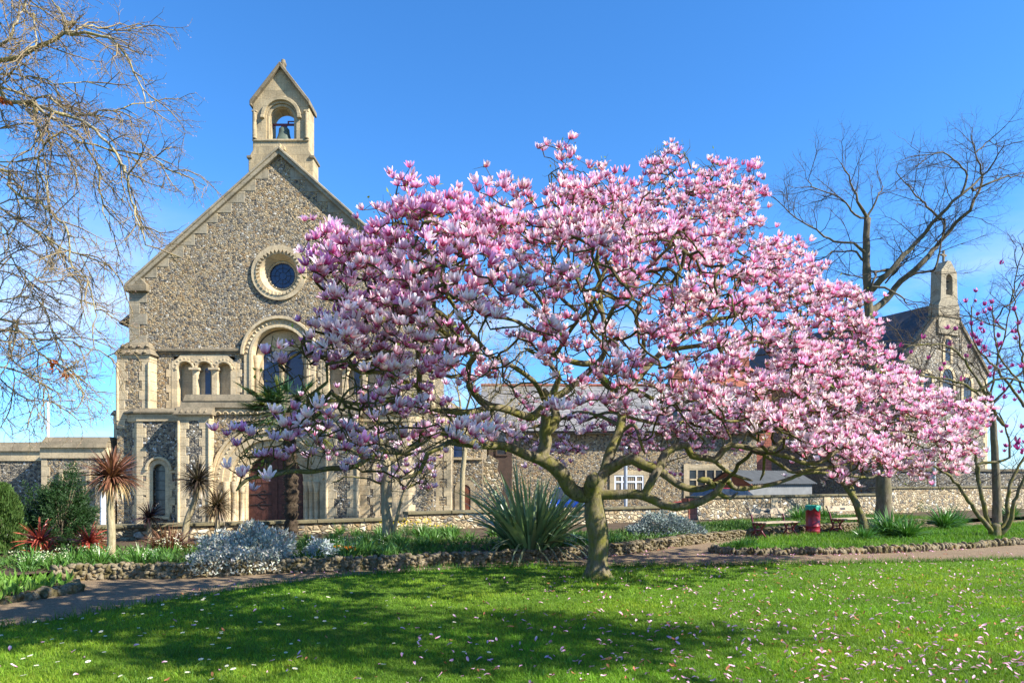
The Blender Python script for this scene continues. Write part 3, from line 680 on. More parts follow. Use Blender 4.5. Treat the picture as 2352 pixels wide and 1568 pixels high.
# central block
YC = Y1-.14; kc = YC/FPX; PX = lambda d: XA + d*K1                      # d = offset from the axis
zc0, zc1, zc2, zc3 = fz(952,YC), fz(937,YC), fz(921,YC), fz(905,YC)
m = MB(); m.box(PX(-200), PX(200), YC, Y0-.02, 0, zc0); blk = part(m, 'porch_front', M_FLINT)
m = MB(); m.box(PX(-203), PX(203), YC-.05, Y0-.02, zc0, zc1)
for t in range(24):
    xx = PX(-196 + t*17); m.ring(arcl(xx+.13, .11, zc0+.02, 8), arcl(xx+.13, .07, zc0+.02, 8), YC-.10, YC)
part(m, 'corbel_table', M_STONE, blk, .008)
m = MB()
def weather(m, x0, x1, yf, yb, z0, z1, run):
    m.add([(x0,yf,z0),(x1,yf,z0),(x1,yb,z0),(x0,yb,z0),(x0+.02,yf+run,z1),(x1-.02,yf+run,z1),(x1-.02,yb,z1),(x0+.02,yb,z1)], [(0,3,2,1),(4,5,6,7),(0,1,5,4),(1,2,6,5),(2,3,7,6),(3,0,4,7)])
weather(m, PX(-206), PX(206), YC-.14, Y0-.02, zc1+.002, zc2, .10); weather(m, PX(-200), PX(200), YC-.08, Y0-.02, zc2+.002, zc3, .14)
part(m, 'parapet_coping', M_STONE_GREY, blk)
spz = fz(1105, YC)
c = MB(); c.prism(arch(XA, 112*K1, -.1, spz), YC-.5, YC+.70); cut(blk, c)
c = MB(); c.prism(arch(XA, 112*K1, -.1, spz), YC-.5, YC+.70); cut(wing, c)
m = MB()
orders = [(130,111,YC-.05,YC+.1),(112,96,YC+.02,YC+.26),(97,82,YC+.18,YC+.44),(83,66,YC+.36,YC+.66)]
for ro, ri, ya, yb in orders: m.ring(arcl(XA, ro*K1, spz, 26, legs=0), arcl(XA, ri*K1, spz, 26, legs=0), ya, yb)
m.ring(arcl(XA, 137*K1, spz, 26), arcl(XA, 130.5*K1, spz, 26), YC-.13, YC+.05)
for t in range(30):
    an = math.pi*(t+.5)/30; r = 120*K1; m.add([(XA-r*math.cos(an)+dx, YC-.055+dy, spz+r*math.sin(an)+dz) for dx,dy,dz in ((-.06,.01,-.05),(.06,.01,-.05),(.0,.01,.07),(0,-.05,.0))], [(0,1,3),(1,2,3),(2,0,3)])
    r = 89*K1
    m.add([(XA-r*math.cos(an)+dx, YC+.17+dy, spz+r*math.sin(an)+dz) for dx,dy,dz in ((-.07,.02,-.05),(.07,.02,-.05),(.0,.02,.08),(0,-.06,.0))], [(0,1,3),(1,2,3),(2,0,3)])
por = part(m, 'portal_arch', M_STONE, blk, .012)
for s in (-1, 1):
    for r, yy in ((104, YC+.0), (89, YC+.17), (75, YC+.34)):
        m = MB(); m.lathe([(.12,0),(.12,.12),(.085,.16),(.085,spz-.42),(.11,spz-.4),(.09,spz-.36),(.16,spz-.08),(.16,spz)], (XA+s*r*K1, yy, 0), 12); part(m, 'column', M_STONE, por)
m = MB(); m.prism(arch(XA, 65.5*K1, .02, spz), YC+.6, YC+.67); m.box(XA-.03, XA+.03, YC+.57, YC+.6, .02, spz+65*K1); m.box(XA-65*K1, XA+65*K1, YC+.58, YC+.598, spz-.06, spz+.06)
for i in range(11):
    xx = XA + (-60+i*12)*K1; m.box(xx-.006, xx+.006, YC+.592, YC+.6, .05, spz-.1)
door = part(m, 'church_door', M_DOOR, blk)
m = MB()
for s in (-1, 1):
    for z in (.7, spz-.5):
        m.tube([(XA+s*63*K1, YC+.585, z), (XA+s*30*K1, YC+.58, z+.02), (XA+s*12*K1, YC+.585, z)], .02, 6)
        for q in (-1, 1): m.tube([(XA+s*45*K1, YC+.585, z), (XA+s*36*K1, YC+.585, z+q*.12), (XA+s*28*K1, YC+.585, z+q*.16), (XA+s*24*K1, YC+.585, z+q*.10)], .014, 5)
part(m, 'hinge', M_IRON, door)
# piers
for s in (-1, 1):
    a, b = sorted((PX(s*201), PX(s*132))); YP = Y1-.5
    m = MB(); m.box(a, b, YP, Y0-.02, 0, zc0-.003); pier = part(m, 'pier', M_FLINT_DARK)
    for e, sg in ((a,1),(b,-1)):
        m = MB(); quoins(m, e, sg, 0, zc0-.255, YP, .27, .38, .32, side=.014, deep=.45); m.tube([(e+sg*.0, YP-.012, .1), (e+sg*.0, YP-.012, zc0-.26)], .06, 8); part(m, 'quoin_stones', M_STONE, pier, .008)
    m = MB(); m.box(a-.012, b+.012, YP-.018, Y1-.02, zc0-.25, zc0-.006); part(m, 'head_stone', M_STONE, pier, .008)
    m = MB(); weather(m, a-.13, b+.13, YP-.13, YC-.142, zc0, zc1+.03, .26)
    for t in range(5):
        cxx = a + (b-a)*(t+.5)/5
        m.add([(cxx-.09,YP-.09,zc0+.04),(cxx+.09,YP-.09,zc0+.04),(cxx,YP+.02,zc0+.2),(cxx,YP-.14,zc0+.05)], [(0,1,3),(1,2,3),(2,0,3)])
    m.box(a-.15, b+.15, YP-.15, YC-.142, zc0-.003-.05, zc0-.001)
    part(m, 'pier_cap', M_STONE_GREY, pier)

# right-hand buttress and the short aisle behind it
m = MB(); xa, xb = fx(1000, 26.2), fx(1035, 26.2)
m.box(xa, xb, 26.2, 27.4, 0, fz(985, 26.2)); bt = part(m, 'buttress', M_FLINT)
for e, sg in ((xa,1),(xb,-1)): m = MB(); quoins(m, e, sg, 0, fz(987,26.2), 26.2, .15, .26, .34, side=.014, deep=.4); part(m, 'quoin_stones', M_STONE, bt)
m = MB(); weather(m, xa-.08, xb+.08, 26.1, 27.3, fz(985,26.2)+.002, fz(955,26.2), .7); part(m, 'buttress_cap', M_STONE_GREY, bt)
YA = 28.0; xa, xb = XA+5.56, fx(1108, YA)
m = MB(); m.prism([(xa,0),(xb,0),(xb,fz(1010,YA)),(fx(1085,YA),fz(965,YA)),(xa,fz(905,YA))], YA, YA+6); ai = part(m, 'aisle_wall', M_FLINT)
m = MB(); z_ = fz(1052,YA); m.box(xa, xb-.0, YA-.07, YA+.1, z_-.06, z_+.03)
P = [(xa,fz(905,YA)),(fx(1085,YA),fz(965,YA)),(xb+.1,fz(1013,YA))]
m.ring([(x,z+.22) for x,z in P], [(x,z+.02) for x,z in P], YA-.12, YA+6.1)
wx0, wx1 = fx(1042,YA), fx(1062,YA); m.box(wx1, wx1+.16, YA-.02, YA+.1, fz(1049,YA), fz(1003,YA)); m.box(wx0-.16, wx0, YA-.02, YA+.1, fz(1049,YA), fz(1003,YA)); m.box(wx0-.16, wx1+.16, YA-.025, YA+.1, fz(1003,YA), fz(997,YA))
part(m, 'aisle_dressings', M_STONE, ai)
m = MB(); m.box(wx0, wx1, YA-.008, YA+.05, fz(1049,YA), fz(1003,YA)); part(m, 'window_pane', M_GLASS_BLUE, ai)
m = MB(); dx = fx(1068,YA); m.prism(arch(dx, .22, 0, fz(1125,YA)), YA-.03, YA+.1); part(m, 'side_door', M_SHEDWOOD, ai)
m = MB(); m.ring(arcl(dx,.42,fz(1125,YA),legs=0), arcl(dx,.23,fz(1125,YA),legs=0), YA-.06, YA+.1); part(m, 'door_surround', M_STONE, ai)

# ---- low flat-roofed annexe on the left
ann = thing('church_annexe', 'low flint annexe with thick stone parapet joining the left side of the church', 'building', (-17, 25.9, 0))
def apart(m, name, mats, parent=None, bevel=0): 
    o = m.build(name, mats, parent or ann, ann.location, bevel); return o
YF = 25.75; ax0, ax1 = fx(96, YF), -15.45
m = MB(); m.box(ax0, ax1+.4, YF, YF+5, 0, fz(1052,YF)); blk2 = apart(m, 'annexe_wall', M_FLINT)
c0, c1 = fx(143,YF), fx(206,YF)
m = MB(); m.box(ax0-.04, ax1+.2, YF-.05, YF+5, fz(1052,YF)+.002, fz(1028,YF)); apart(m, 'frieze', M_STONE, blk2)
m = MB(); weather(m, ax0-.14, ax1+.2, YF-.14, YF+5, fz(1028,YF)+.002, fz(1014,YF), .12); weather(m, ax0-.02, ax1+.2, YF+.02, YF+4.9, fz(1014,YF)+.002, fz(1002,YF), .2); apart(m, 'parapet_coping', M_STONE_GREY, blk2)
m = MB(); quoins(m, ax0, 1, 0, fz(1054,YF), YF, .2, .3, .36, side=.012, deep=.5)
m.box(c0-.06, c1+.06, YF-.12, YF+.05, fz(1084,YF), fz(1078,YF)); m.box(c0-.06, c0+.08, YF-.11, YF+.05, fz(1104,YF), fz(1084.2,YF)); m.box(c1-.08, c1+.06, YF-.11, YF+.05, fz(1104,YF), fz(1084.2,YF))
m.prism([(c0+.1,0),(c1-.1,0),(c1-.1,fz(1085,YF)),(c0+.1,fz(1085,YF))], YF-.02, YF+.05)
apart(m, 'dressings', M_STONE)
m = MB(); m.prism(arch((c0+c1)/2, .27, .3, fz(1116,YF)), YF-.04, YF-.022); apart(m, 'arched_window', M_GLASS)
m = MB(); px_ = fx(229, YF-.5); m.tube([(px_, YF-.3, 0), (px_, YF-.3, fz(1090,YF))], .10, 10); apart(m, 'downpipe', M_WHITE)
YL = 26.9; lx0, lx1 = fx(-140, YL), fx(98, YL)
m = MB(); m.box(lx0, lx1+.5, YL, YL+4, 0, fz(1058,YL)); lw = apart(m, 'annexe_wall', M_FLINT_DARK)
m = MB(); m.box(lx0, lx1+.2, YL-.05, YL+4, fz(1058,YL)+.002, fz(1036,YL)); apart(m, 'frieze', M_STONE, lw)
m = MB(); weather(m, lx0, lx1+.2, YL-.13, YL+4, fz(1036,YL)+.002, fz(1026,YL), .1); weather(m, lx0, lx1+.2, YL+.02, YL+4, fz(1026,YL)+.002, fz(1014,YL), .2); apart(m, 'parapet_coping', M_STONE_GREY, lw)

# ------------------------------------------------------------------ trees: a graph of nodes, meshed as tapered tubes
def catmull(P, step):
    P = [np.array(p, float) for p in P]; out = [P[0]]
    for i in range(len(P)-1):
        a, b, c, d = P[max(i-1,0)], P[i], P[i+1], P[min(i+2,len(P)-1)]
        n = max(1, int(np.linalg.norm(c-b)/step + .5))
        for k in range(1, n+1):
            t = k/n; out.append(.5*(2*b+(c-a)*t+(2*a-5*b+4*c-d)*t*t+(3*b-a-3*c+d)*t**3))
    return out
class Tree:
    def __init__(s): s.P = []; s.par = []; s.r = []; s.tag = []
    def add(s, p, par, r, tag): s.P.append(np.array(p, float)); s.par.append(par); s.r.append(r); s.tag.append(tag); return len(s.P)-1
    def path(s, pts, r0, r1, par, tag, step=.14, jit=0.0):
        if par >= 0: pts = [s.P[par]] + list(pts)
        Q = catmull(pts, step); ids = []
        if par < 0: par = s.add(Q[0], -1, r0, tag); ids.append(par)
        n = len(Q)-1
        for i, q in enumerate(Q[1:], 1):
            if jit and i < n: q = q + RNG.normal(0, jit, 3)
            par = s.add(q, par, r0 + (r1-r0)*(i/n)**.8, tag); ids.append(par)
        return ids
    def nearest_screen(s, x, y):                      # nearest node as seen at photo column x, row y (source pixels)
        A = np.array(s.P); X = CX/.91875 + A[:,0]/A[:,1]*FPX/.91875; Yp = HOR/.91875 - (A[:,2]-EYE)/A[:,1]*FPX/.91875
        return int(np.argmin((X-x)**2 + (Yp-y)**2))
    def traced(s, pts, yend, r0, r1, tag, step=.14, wob=.12, seed=0, ystart=None):
        """a limb drawn through source-pixel positions; its distance runs from that of its parent to yend"""
        p = s.nearest_screen(*pts[0]); ya = s.P[p][1]; rr = np.random.default_rng(seed + int(pts[0][0]*7+pts[0][1]))
        n = len(pts); W = []; ph = rr.uniform(0, 6)
        for i, (x, y) in enumerate(pts[1:], 1):
            t = i/(n-1); yy = ya + (yend-ya)*t + wob*math.sin(ph + 5*t)*min(1, 3*t)
            W.append(S(x, y, yy))
        return s.path(W, r0, r1, p, tag, step)
    def connect(s, T, tag='twig', r=.0042, step=.16, jit=.022, up=.25, skip=('trunk',)):
        base = np.array(s.P); ok = np.array([t not in skip for t in s.tag]); bidx = np.where(ok)[0]
        T = np.asarray(T); d0 = np.array([np.min(((base[bidx]-t)**2).sum(1)) for t in T]); order = np.argsort(d0)
        cap = len(s.P) + len(T)*14 + 1000; A = np.full((cap, 3), 1e6); A[:len(base)][ok] = base[ok]
        tips = [-1]*len(T)
        for k in order:
            t = T[k]; n0 = len(s.P); j = int(np.argmin(((A[:n0]-t)**2).sum(1))); p = s.P[j]; d = np.linalg.norm(t-p)
            n = max(1, min(12, int(d/step+.7))); q = s.P[s.par[j]] if s.par[j] >= 0 else p
            dirn = p-q; L = np.linalg.norm(dirn); dirn = dirn/L if L > 1e-6 else np.zeros(3)
            c = p + dirn*d*.28 + (t-p)*.3 + np.array([0,0,-up*d*.35]); par = j
            for i in range(1, n+1):
                u = i/n; x = p*(1-u)**2 + 2*c*u*(1-u) + t*u*u
                if i < n: x = x + RNG.normal(0, jit, 3)
                par = s.add(x, par, r, tag); A[par] = x
            tips[k] = par
        return tips
    def solve(s, e=2.5, keep=1.0):
        n = len(s.P); acc = np.zeros(n); r = np.array(s.r)
        for i in range(n-1, -1, -1):
            a = acc[i]**(1/e) if acc[i] > 0 else 0
            if s.tag[i] == 'twig' or s.tag[i] == 'branch': r[i] = max(r[i], min(a, .05))
            if s.par[i] >= 0: acc[s.par[i]] += r[i]**e
        s.r = list(r)
    def meshes(s, lod=1.0):
        n = len(s.P); ch = [[] for _ in range(n)]
        for i in range(n):
            if s.par[i] >= 0: ch[s.par[i]].append(i)
        main = [-1]*n
        for i in range(n):
            c = [j for j in ch[i] if s.tag[j] == s.tag[i]]
            if c: main[i] = max(c, key=lambda j: s.r[j])
        out = {}
        for i in range(n):
            p = s.par[i]
            if p >= 0 and main[p] == i: continue
            seq = [i]
            while main[seq[-1]] >= 0: seq.append(main[seq[-1]])
            P = [s.P[j] for j in seq]; rad = [s.r[j] for j in seq]
            if p >= 0: P = [s.P[p]] + P; rad = [min(s.r[p], rad[0]*1.15)] + rad
            if len(P) < 2: continue
            rm = max(rad); k = 12 if rm > .07 else 8 if rm > .03 else 5 if rm > .012 else 4 if rm > .006 else 3
            rad = np.array(rad); 
            if not ch[seq[-1]]: rad[-1] *= .5
            V, F = tube_np(np.array(P), rad, k); o = out.setdefault(s.tag[i], [[], [], 0])
            if rm > .05:                                 # lumpy bark and a closed end
                V = V + (np.sin(V[:, [1,2,0]]*9)*np.sin(V[:, [2,0,1]]*7+1))*.05*rm*3*.35
            o[0].append(V); o[1].append(F+o[2]); o[2] += len(V)
            m = len(V); cap_ = np.arange(m-k, m)
            if k >= 4: o[1].append(np.stack([np.full(k-2, cap_[0]), cap_[1:-1], cap_[2:], cap_[2:]], 1)[:, :4]+(o[2]-m))
        return out
    def build(s, root, mats, names):
        objs = {}
        for t, (V, F, _) in s.meshes().items():
            F = np.vstack(F); quad = F[F[:,2] != F[:,3]]; tri = F[F[:,2] == F[:,3]][:, :3]
            objs[t] = npmesh(names.get(t, t), np.vstack(V), [quad, tri], mats.get(t, mats['*']), None, root, tuple(root.location), True)
        return objs

# ------------------------------------------------------------------ leaves, blades, petals
def unit(v): return v/(np.linalg.norm(v, axis=-1, keepdims=True)+1e-9)
def leaves_np(c, dirn, up, L, W, cols, fold=.25, curl=.15):
    """pointed leaves: c base (n,3), dirn (n,3), up (n,3), L,W (n,), cols (n,3) -> V,F,C"""
    n = len(c); dirn = unit(dirn); side = unit(np.cross(dirn, up)); nr = np.cross(side, dirn)
    L = np.asarray(L)[:,None]; W = np.asarray(W)[:,None]
    a = c; b = c + dirn*L*.45 + side*W*.5 + nr*W*fold; d = c + dirn*L*.45 - side*W*.5 + nr*W*fold; e = c + dirn*L - nr*L*curl; m = c + dirn*L*.5
    V = np.stack([a, b, e, d, m], 1).reshape(-1, 3); i = np.arange(n)[:,None]*5
    F = np.concatenate([i+np.array([[0,1,4]]), i+np.array([[1,2,4]]), i+np.array([[2,3,4]]), i+np.array([[3,0,4]])])
    return V, F, np.repeat(cols, 5, 0)
def strips_np(base, d0, L, W, droop, cols, segs=4, fold=0.0, tipcol=None, prof=None, wig=0.0):
    n = len(base); d = unit(np.asarray(d0, float)); p = np.array(base, float); L = np.broadcast_to(L, n).astype(float); W = np.broadcast_to(W, n).astype(float); droop = np.broadcast_to(droop, n).astype(float)
    side = unit(np.cross(d, np.array([0,0,1.0]) + RNG.normal(0, .25, (n,3)))); pts = [p.copy()]
    for k in range(segs):
        p = p + d*(L/segs)[:,None]; pts.append(p.copy()); d = unit(d + np.array([0,0,-1.0])*(droop/segs)[:,None] + (RNG.normal(0, wig, (n,3)) if wig else 0))
    prof = prof if prof is not None else [ .7, 1.0, .9, .62, .06] if segs == 4 else [1 - .94*(k/segs)**1.5 for k in range(segs+1)]
    Vs = []
    for k in range(segs+1):
        w = (W*prof[k]*.5)[:,None]; Vs += [pts[k]-side*w, pts[k]+side*w]
    V = np.stack(Vs, 1).reshape(-1, 3); m = 2*(segs+1); i = np.arange(n)[:,None]*m
    F = np.concatenate([i+np.array([[2*k, 2*k+1, 2*k+3, 2*k+2]]) for k in range(segs)])
    C = np.repeat(np.asarray(cols)[:,None,:], m, 1)
    if tipcol is not None:
        t = (np.arange(m)//2/segs)[None,:,None]**1.5; C = C*(1-t) + np.array(tipcol)[None,None,:]*t
    return V, F, C.reshape(-1, 3)
def merge(parts):
    V = []; F = []; C = []; n = 0
    for v, f, c in parts: V.append(v); F.append(f+n); C.append(c); n += len(v)
    return np.vstack(V), np.vstack(F), np.vstack(C)
def colvar(n, base, var=.25, hue=.08):
    base = np.array(base); k = 1 + RNG.uniform(-var, var, (n,1)); return np.clip(base*k*(1+RNG.uniform(-hue, hue, (n,3))), .003, .95)
def sphere_dirs(n, zmin=-1.0):
    z = RNG.uniform(zmin, 1, n); a = RNG.uniform(0, 2*np.pi, n); r = np.sqrt(1-z*z); return np.stack([r*np.cos(a), r*np.sin(a), z], 1)

# petals are magenta outside at the base and near white inside
M_PETAL, nt, b = new_mat('magnolia_petal', 0.55, 0.25)
a = nt.nodes.new('ShaderNodeAttribute'); a.attribute_name = 'Col'; ge = nt.nodes.new('ShaderNodeNewGeometry')
c_ = mix(nt, ge.outputs['Backfacing'], a.outputs['Color'], mix(nt, .62, a.outputs['Color'], (.97, .89, .88)))
to(nt, c_, b.inputs['Base Color']); t = nt.nodes.new('ShaderNodeBsdfTranslucent'); to(nt, c_, t.inputs[0])
ms = nt.nodes.new('ShaderNodeMixShader'); ms.inputs[0].default_value = .42; to(nt, b.outputs[0], ms.inputs[1]); to(nt, t.outputs[0], ms.inputs[2]); to(nt, ms.outputs[0], nt.nodes['Material Output'].inputs[0])

def flower_np(a, bb, size, npet, seed, deep=(.47,.022,.125), pale=(.97,.77,.80)):
    r = np.random.default_rng(seed); V = []; F = []; C = []; n = 0; rows = 5; deep = np.array(deep); pale = np.array(pale)
    prof = [.30, .72, 1.0, .92, .42]
    for k in range(npet):
        inner = k < npet//3; az = 2*np.pi*(k*.381966 + r.uniform(-.04, .04)); L = size*(r.uniform(.82, .98) if inner else r.uniform(.95, 1.25))
        aa = (a*.5 if inner else a) + r.uniform(-12, 14); be = (bb*.35 if inner else bb) + r.uniform(-22, 34); w = L*r.uniform(.25, .38)
        th = np.radians(np.array([62, aa+18, aa, (aa+be)*.5, be])); p = np.array([.06*size, 0.0]); pts = [p.copy()]
        for i in range(rows-1): p = p + np.array([math.sin(th[i]), math.cos(th[i])])*L/(rows-1); pts.append(p.copy())
        er = np.array([math.cos(az), math.sin(az), 0]); et = np.array([-math.sin(az), math.cos(az), 0]); tw = r.uniform(-.15, .15)
        mixk = r.uniform(-.08, .10)
        for i in range(rows):
            q = er*pts[i][0] + np.array([0,0,1])*pts[i][1]; t = i/(rows-1); ww = w*prof[i]
            for sgn in (-1, 0, 1):
                V.append(q + et*sgn*ww*.5 + (-er*abs(sgn))*(ww*.20) + np.array([0,0,1])*sgn*tw*ww)
                f = np.clip(1.45*t - .22 + mixk + (.12 if sgn else -.16)*(t < .85), 0, 1); C.append(deep*(1-f) + pale*f)
        for i in range(rows-1):
            for j in range(2): o = n + i*3 + j; F.append((o, o+1, o+4, o+3))
        n += rows*3
    return np.array(V), np.array(F), np.array(C)
FLOW = [flower_np(6, -4, .125, 7, 1), flower_np(12, 4, .13, 8, 2), flower_np(18, 14, .13, 9, 3), flower_np(22, 30, .13, 9, 4), flower_np(26, 52, .14, 10, 5), flower_np(36, 95, .14, 10, 6), flower_np(20, 22, .14, 8, 7), flower_np(30, 58, .12, 9, 8)]
FLOW_DK = [flower_np(4, -8, .135, 6, 21, (.30,.01,.13), (.52,.08,.30)), flower_np(10, 6, .14, 7, 22, (.32,.015,.15), (.58,.12,.34))]
def frames(ax):
    ax = unit(ax); h = unit(RNG.normal(0, 1, ax.shape)); x = unit(np.cross(h, ax)); y = np.cross(ax, x); return np.stack([x, y, ax], -1)   # columns
def scatter_flowers(P, axis, scale, kinds, lib, tint=None):
    Rm = frames(axis); parts = []
    for k, (V, F, C) in enumerate(lib):
        idx = np.where(kinds == k)[0]
        if not len(idx): continue
        W = np.einsum('nij,vj->nvi', Rm[idx], V)*scale[idx][:,None,None] + P[idx][:,None,:]
        Fk = (F[None] + (np.arange(len(idx))*len(V))[:,None,None]).reshape(-1, 4); Ck = np.repeat(C[None], len(idx), 0)
        if tint is not None: Ck = np.clip(Ck*tint[idx][:,None,:], 0, .96)
        parts.append((W.reshape(-1,3), Fk, Ck.reshape(-1,3)))
    return merge(parts), Rm

# ------------------------------------------------------------------ the great magnolia
MAG = Tree(); MY = 11.1
base = G(1376, 1330); magnolia = thing('magnolia_tree', 'big spreading magnolia in full pink and white bloom standing on the lawn', 'tree', tuple(base))
tr = [S(1496,1452,MY), S(1494,1400,MY), S(1495,1330,MY), S(1487,1275,MY), S(1483,1236,MY)]
MAG.path(tr, .175, .15, -1, 'trunk', .08)
for i in range(len(MAG.P)):                       # root flare
    z = MAG.P[i][2]; MAG.r[i] *= 1 + .8*max(0, 1-z/.3)**2 + .12*math.exp(-((z-.95)/.25)**2)
px = MY/1706.7
L = lambda pts, y, r0, r1, tag='limb', wob=.12: MAG.traced(pts, y, r0*px*.9, r1*px*.92, tag, .13, wob)
# left side
L([(1483,1236),(1450,1235),(1425,1222),(1408,1190),(1380,1160),(1352,1145)], 10.7, 23, 19, 'limb_a', .03)
L([(1470,1240),(1478,1212),(1486,1186)], 10.6, 21, 18, 'limb_a', 0)           # the sawn stub
L([(1352,1145),(1319,1138),(1281,1120),(1242,1113),(1204,1113),(1153,1108),(1122,1105),(1102,1118),(1069,1133),(1051,1177),(1008,1197)], 9.3, 16, 4, 'limb_a')
L([(1204,1113),(1153,1099),(1122,1082),(1084,1082),(1051,1107),(1006,1128),(961,1128),(925,1140),(887,1164),(827,1170),(783,1178),(738,1178),(693,1184),(619,1196),(590,1226)], 6.1, 11, 2.6, 'limb_a')
L([(1357,1143),(1365,1105),(1362,1080)], 10.8, 18, 16, 'limb_b', .03)
L([(1362,1080),(1364,1046),(1365,1013),(1368,990),(1360,975)], 10.5, 14, 12, 'limb_b', .03)
L([(1365,1013),(1352,1025),(1332,1041),(1306,1038),(1268,1023),(1230,1016),(1204,1024),(1166,1031),(1128,1027),(1089,1023),(1064,1013),(1051,988),(1046,965),(1048,934),(1047,900),(1040,860),(1025,820),(1000,780)], 7.6, 13, 3.5, 'limb_b')
L([(1230,1018),(1204,1003),(1186,983),(1173,960),(1170,934),(1173,911),(1189,888),(1191,881),(1173,867),(1131,846),(1103,825),(1068,804),(1030,770),(990,720)], 8.0, 10, 2.6, 'limb_b')
L([(1103,825),(1089,787),(1079,741),(1070,690),(1040,640)], 9.2, 5.5, 2.4, 'limb_b')
L([(1168,940),(1153,938),(1128,942),(1110,937),(1080,930),(1040,910)], 8.7, 6, 2.4, 'limb_b')
L([(1225,1020),(1226,1052),(1200,1070),(1170,1075)], 9.6, 5.5, 3, 'limb_b')
L([(1064,1013),(1010,1010),(960,1000),(900,1010),(840,1000),(780,1010)], 6.3, 6, 2.4, 'limb_b')
L([(1046,960),(1000,950),(950,930),(900,930),(850,900),(800,890),(750,880)], 6.4, 6, 2.4, 'limb_b')
L([(1040,860),(980,850),(920,820),(860,810),(800,790)], 6.6, 5, 2.4, 'limb_b')
L([(1362,1080),(1383,1063),(1390,1041),(1380,1013),(1378,993)], 11.0, 15, 13, 'limb_c', .03)
L([(1378,993),(1390,965),(1398,945),(1390,928),(1380,915),(1362,895),(1340,885),(1310,870)], 10.6, 11, 4, 'limb_c')
# right trunk and centre
L([(1490,1230),(1500,1200),(1512,1178),(1521,1142),(1538,1103),(1552,1065),(1556,1023),(1552,998),(1573,970),(1598,942),(1615,922),(1640,895),(1660,870)], 12.4, 19, 8, 'limb_d', .05)
L([(1552,998),(1540,975),(1521,963),(1503,945),(1494,925),(1496,908)], 11.6, 13, 12, 'limb_c', .03)
L([(1380,995),(1408,983),(1434,960),(1467,934),(1494,908)], 11.2, 10, 9, 'limb_c', .05)
L([(1494,908),(1459,909),(1421,901),(1390,886),(1366,871),(1357,858),(1363,836),(1370,808),(1356,783),(1321,759),(1296,731),(1268,692),(1240,640)], 10.2, 10, 2.6, 'limb_c')
L([(1373,800),(1373,790),(1345,741),(1321,709),(1303,678),(1290,630),(1270,570)], 10.6, 6, 2.2, 'limb_c')
L([(1363,846),(1321,822),(1296,804),(1240,790),(1200,770),(1160,760)], 9.2, 6, 2.2, 'limb_c')
L([(1370,800),(1384,788),(1444,790),(1440,776),(1405,748),(1398,723),(1401,678),(1380,640),(1370,580)], 11.2, 6.5, 2.4, 'limb_c')
L([(1405,740),(1440,720),(1475,680),(1500,640)], 11.5, 4, 2.2, 'limb_c')
L([(1496,908),(1512,880),(1511,845),(1510,818),(1508,790),(1489,755),(1454,716),(1426,667),(1420,600),(1430,540)], 10.9, 9, 2.6, 'limb_c')
L([(1508,790),(1500,750),(1500,713),(1517,667),(1549,618),(1598,583),(1640,540)], 11.6, 7, 2.4, 'limb_c')
L([(1517,667),(1510,610),(1490,560),(1480,500)], 10.8, 4.5, 2.2, 'limb_c')
L([(1609,930),(1609,832),(1595,815),(1588,787),(1570,765),(1535,748),(1500,730)], 11.4, 8, 3, 'limb_d')
L([(1588,787),(1610,740),(1650,700),(1680,640),(1700,560),(1720,500)], 12.4, 6, 2.4, 'limb_d')
L([(1640,895),(1670,870),(1696,853),(1742,825),(1780,801),(1833,790),(1886,776),(1956,752),(1991,731),(2040,700)], 13.2, 9, 2.6, 'limb_d')
L([(1780,801),(1820,750),(1850,690),(1900,650),(1950,630)], 13.0, 5, 2.2, 'limb_d')
L([(1650,885),(1690,872),(1724,867),(1791,860),(1803,880),(1816,914),(1868,927),(1896,937),(1960,960),(2030,960),(2090,970)], 12.6, 8, 2.6, 'limb_d')
L([(1790,862),(1850,860),(1920,850),(1990,840),(2060,850),(2120,860)], 13.6, 5, 2.4, 'limb_d')
L([(1598,945),(1640,968),(1667,998),(1700,1030),(1720,1060),(1760,1100)], 12.8, 5, 2.2, 'limb_d')
L([(1575,968),(1610,985),(1640,1000),(1690,1010),(1740,1000),(1774,1025),(1798,1046),(1827,1053),(1857,1049),(1893,1037),(1932,1043),(1976,1046),(2040,1050),(2100,1060)], 13.4, 7, 2.6, 'limb_d')
L([(1556,1030),(1530,1030),(1500,1035),(1470,1050)], 12.4, 6, 4, 'limb_d')
L([(1545,1085),(1575,1063),(1590,1068),(1600,1100),(1612,1135)], 11.2, 7, 4, 'limb_d')
# right low limbs
L([(1513,1178),(1535,1165),(1556,1152),(1580,1147),(1612,1163),(1650,1176)], 11.0, 17, 14, 'limb_e', .03)
L([(1647,1174),(1655,1150),(1664,1132),(1690,1117),(1717,1113),(1729,1138),(1762,1144),(1786,1150),(1807,1126),(1827,1111),(1872,1120),(1911,1126),(1946,1135),(1976,1144),(2006,1156),(2036,1156),(2065,1147),(2092,1108)], 11.6, 12, 5, 'limb_e')
L([(1917,1128),(1940,1114),(1961,1093),(1973,1067),(1980,1040),(1991,1019),(2006,1001),(2036,980),(2065,954),(2089,930),(2120,900)], 12.2, 7, 2.6, 'limb_e')
L([(1988,1022),(2003,974),(1994,939),(1985,905),(1975,860)], 12.4, 5, 2.4, 'limb_e')
L([(1650,1176),(1667,1190),(1690,1207),(1723,1221),(1756,1221),(1785,1212),(1770,1200),(1745,1200)], 10.7, 11, 8, 'limb_e', .06)
L([(1785,1215),(1800,1206),(1818,1198),(1830,1215),(1857,1221),(1902,1215),(1940,1207),(1976,1195),(2006,1183),(2051,1180),(2095,1186),(2155,1192)], 11.9, 9, 3, 'limb_e')
L([(1790,1150),(1795,1160),(1812,1174),(1842,1189),(1881,1201)], 11.6, 6, 4, 'limb_e')
